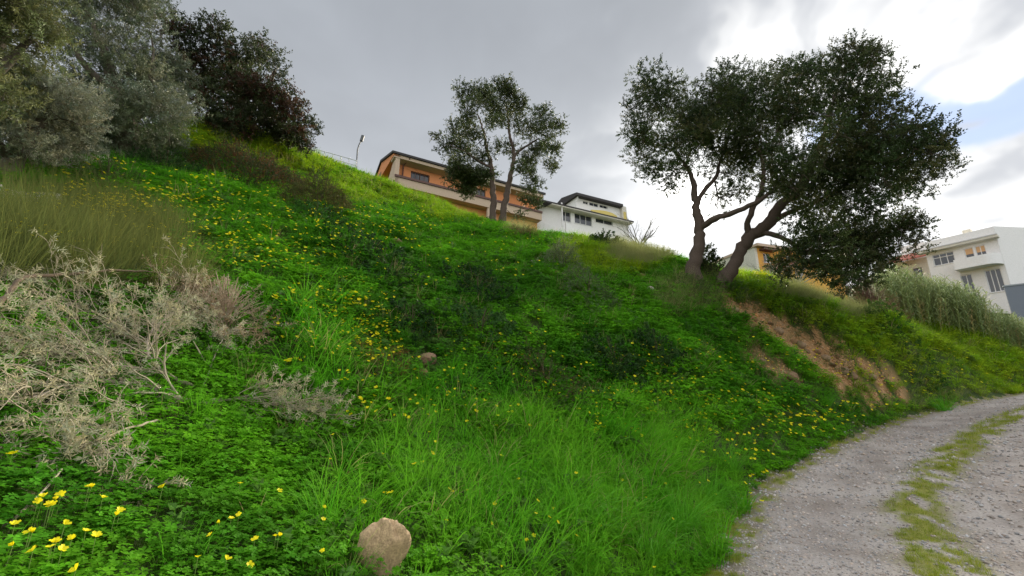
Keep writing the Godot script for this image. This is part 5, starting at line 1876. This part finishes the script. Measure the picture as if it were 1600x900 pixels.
	for k in 8:
		var p := ka.lerp(kb, k / 8.0)
		var q := ka.lerp(kb, (k + 0.96) / 8.0)
		p.y = h(p.x, p.z)
		q.y = h(q.x, q.z)
		var g := Geo.new()
		g.tube([p + Vector3(0, 0.08, 0), (p + q) * 0.5 + Vector3(0, 0.08, 0), q + Vector3(0, 0.08, 0)], [0.13, 0.13, 0.13], 4)
		obj("kerb_stone", g.mesh(cream), root)

func prism_tube(root: Node3D, called: String, pts: Array, r: float, m: Material) -> void:
	var g := Geo.new()
	var rr: Array = []
	for k in pts.size():
		rr.append(r)
	g.tube(pts, rr, 8)
	obj(called, g.mesh(m), root)

func prism_wedge(root: Node3D, called: String, poly: Array, z0: float, z1: float, m: Material) -> void:
	var g := Geo.new()
	g.prism(PackedVector2Array(poly), z0, z1)
	obj(called, g.mesh(m), root)

# ---------------------------------------------------------------- reeds, bare trees, the far hill
func build_far() -> void:
	rng.seed = 700
	var rm := tinted(0.6, 0.3, 0.6)
	var canes: Array = []
	for v in 3:
		var g := Geo.new()
		rng.seed = 710 + v
		var lean := Vector3(rf(-0.2, 0.2), 0, rf(-0.2, 0.2))
		var top := Vector3(0, 3.0, 0) + lean * 1.5
		g.tube([Vector3(0, -0.1, 0), Vector3(0, 1.5, 0) + lean * 0.4, top], [0.012, 0.011, 0.006], 4, Color(1.25, 1.15, 0.75))
		for k in 22:
			var t := 0.22 + 0.78 * k / 22.0
			var p := Vector3(0, 3.0 * t, 0) + lean * 1.5 * t * t
			var a := k * 2.6 + rf(-0.4, 0.4)
			var d := Vector3(cos(a), rf(0.7, 1.2), sin(a)).normalized()
			var l := rf(0.35, 0.65)
			var s := Vector3(-sin(a), 0, cos(a)) * 0.022
			var m1 := p + d * l * 0.55
			var e := m1 + (d + Vector3.DOWN * rf(0.5, 1.4)).normalized() * l * 0.5
			var col := Color.WHITE * rf(0.75, 1.3)
			g.quad(p - s * 0.5, p + s * 0.5, m1 + s, m1 - s, col)
			g.tri(m1 - s, m1 + s, e, col)
		canes.append(g.mesh(rm))
	var where: Array = [[], [], []]
	var tint: Array = [PackedColorArray(), PackedColorArray(), PackedColorArray()]
	rng.seed = 720
	for k in 1700:
		var px := rf(1388, 1690)
		var d := rf(lerpf(26.5, 31.5, clampf((px - 1400.0) / 200.0, 0.0, 1.0)), 35.0)
		var p := at(px, 500, d)
		p.y = h(p.x, p.z)
		var q := rng.randi() % 3
		var dry := rf(0, 1) < 0.14
		var s := rf(0.72, 1.05) * (0.6 if dry else 0.88) * (0.8 if px > 1540 else 1.0)
		where[q].append(aim(p, (Vector3.UP + rdir() * 0.12).normalized(), s))
		tint[q].append(vary(Color(0.46, 0.36, 0.18) if dry else Color(0.24, 0.31, 0.11).lerp(Color(0.33, 0.38, 0.18), rf(0, 1)), 0.25))
	var root := thing("reed_bed", "tall grey-green reed bed below the white house", "reeds")
	root.set_meta("kind", "stuff")
	for q in 3:
		many("reeds", canes[q], where[q], tint[q], root).set_meta("kind", "stuff")
	# bare grey trees
	var bark := rough_mat(0.30, 0.28, 0.27, 4.0, 0.4, 0.9, 0.0, 130)
	for e in [[1000, 392, 26.0, 1.7, "bare grey fig tree on the crest beside the white house"], [1245, 456, 26.0, 1.9, "bare grey tangle of branches behind the large oak"], [1207, 448, 24.0, 1.0, "smaller bare grey bush behind the large oak's leaning stem"]]:
		rng.seed = int(e[0])
		var p := at(e[0], e[1], e[2])
		p.y = h(p.x, p.z)
		var high: float = maxf(at(e[0], e[1], e[2]).y - p.y, 0.0)
		root = thing("bare_tree", e[4], "tree", p)
		var tr := Geo.new()
		tr.tube([Vector3(0, -0.2, 0), Vector3(0.03, high * 0.5 + 0.15, 0), Vector3(0, high + 0.3, 0)], [0.11, 0.09, 0.08], 7)
		obj("trunk", tr.mesh(bark), root)
		var g := Geo.new()
		var none: Array = []
		for k in 13:
			var a := TAU * k / 13.0
			twig_tree(g, Vector3(0, high + 0.25, 0), Vector3(cos(a) * 0.8, rf(0.5, 1.2), sin(a) * 0.8).normalized(), e[3] * rf(0.8, 1.2), 0.035, 2, {"wob": 0.25, "kids": 1, "spread": 0.7, "sag": 0.04, "grounded": false}, none)
		obj("branches", g.mesh(bark), root)
	# wooded hill far behind the white house
	var hg := Geo.new()
	var c := at(1440, 450, 130.0)
	c.y = 0.0
	var n := 28
	for j in n + 1:
		for k in n + 1:
			var x := (float(k) / n - 0.5) * 2.0
			var z := (float(j) / n - 0.5) * 2.0
			var y := 36.0 * exp(-(x * x * 5.0 + z * z * 5.0)) + 4.0 + 2.5 * bumps.get_noise_2d(x * 8.0, z * 8.0)
			hg.v.append(c + Vector3(x * 75.0, y - 8.0, z * 75.0))
			hg.c.append(Color(0.12, 0.15, 0.06))
			hg.n.append(Vector3.UP)
	for j in n:
		for k in n:
			var a := j * (n + 1) + k
			hg.i.append_array(PackedInt32Array([a, a + 1, a + n + 1, a + 1, a + n + 2, a + n + 1]))
	var hm := rough_mat(1, 1, 1, 0.05, 0.5, 0.95, 0.6, 131)
	hm.vertex_color_use_as_albedo = true
	tag(obj("far_hill", hg.mesh(hm)), "", "", "", "structure")
	var clump := sprig(290, 90, 2.2, 0.45, 0.3, 1.6, tinted(0.6, 0.2, 0.6))
	var ww: Array = []
	var tt := PackedColorArray()
	for k in 900:
		var x := rf(-0.6, 0.6)
		var z := rf(-0.3, 0.8)
		var y := 36.0 * exp(-(x * x * 5.0 + z * z * 5.0)) + 4.0
		ww.append(aim(c + Vector3(x * 75.0, y - 8.5, z * 75.0), (Vector3.UP + rdir() * 0.2).normalized(), rf(0.6, 1.4)))
		tt.append(vary(Color(0.10, 0.15, 0.04), 0.4))
	tag(many("far_wood", clump, ww, tt), "scrubby wood covering the far hill", "wood", "", "stuff")

func _ready() -> void:
	var t0 := Time.get_ticks_msec()
	stage_light()
	make_terrain_grid()
	build_ground()
	build_road()
	build_houses()
	build_far()
	print("houses ", Time.get_ticks_msec() - t0)
	build_trees()
	build_shrubs()
	print("shrubs ", Time.get_ticks_msec() - t0)
	build_rocks()
	build_branches()
	print("branches ", Time.get_ticks_msec() - t0)
	build_cover()
	build_gravel()
	print("gravel ", Time.get_ticks_msec() - t0)
	build_flowers()
	print("end ", Time.get_ticks_msec() - t0)
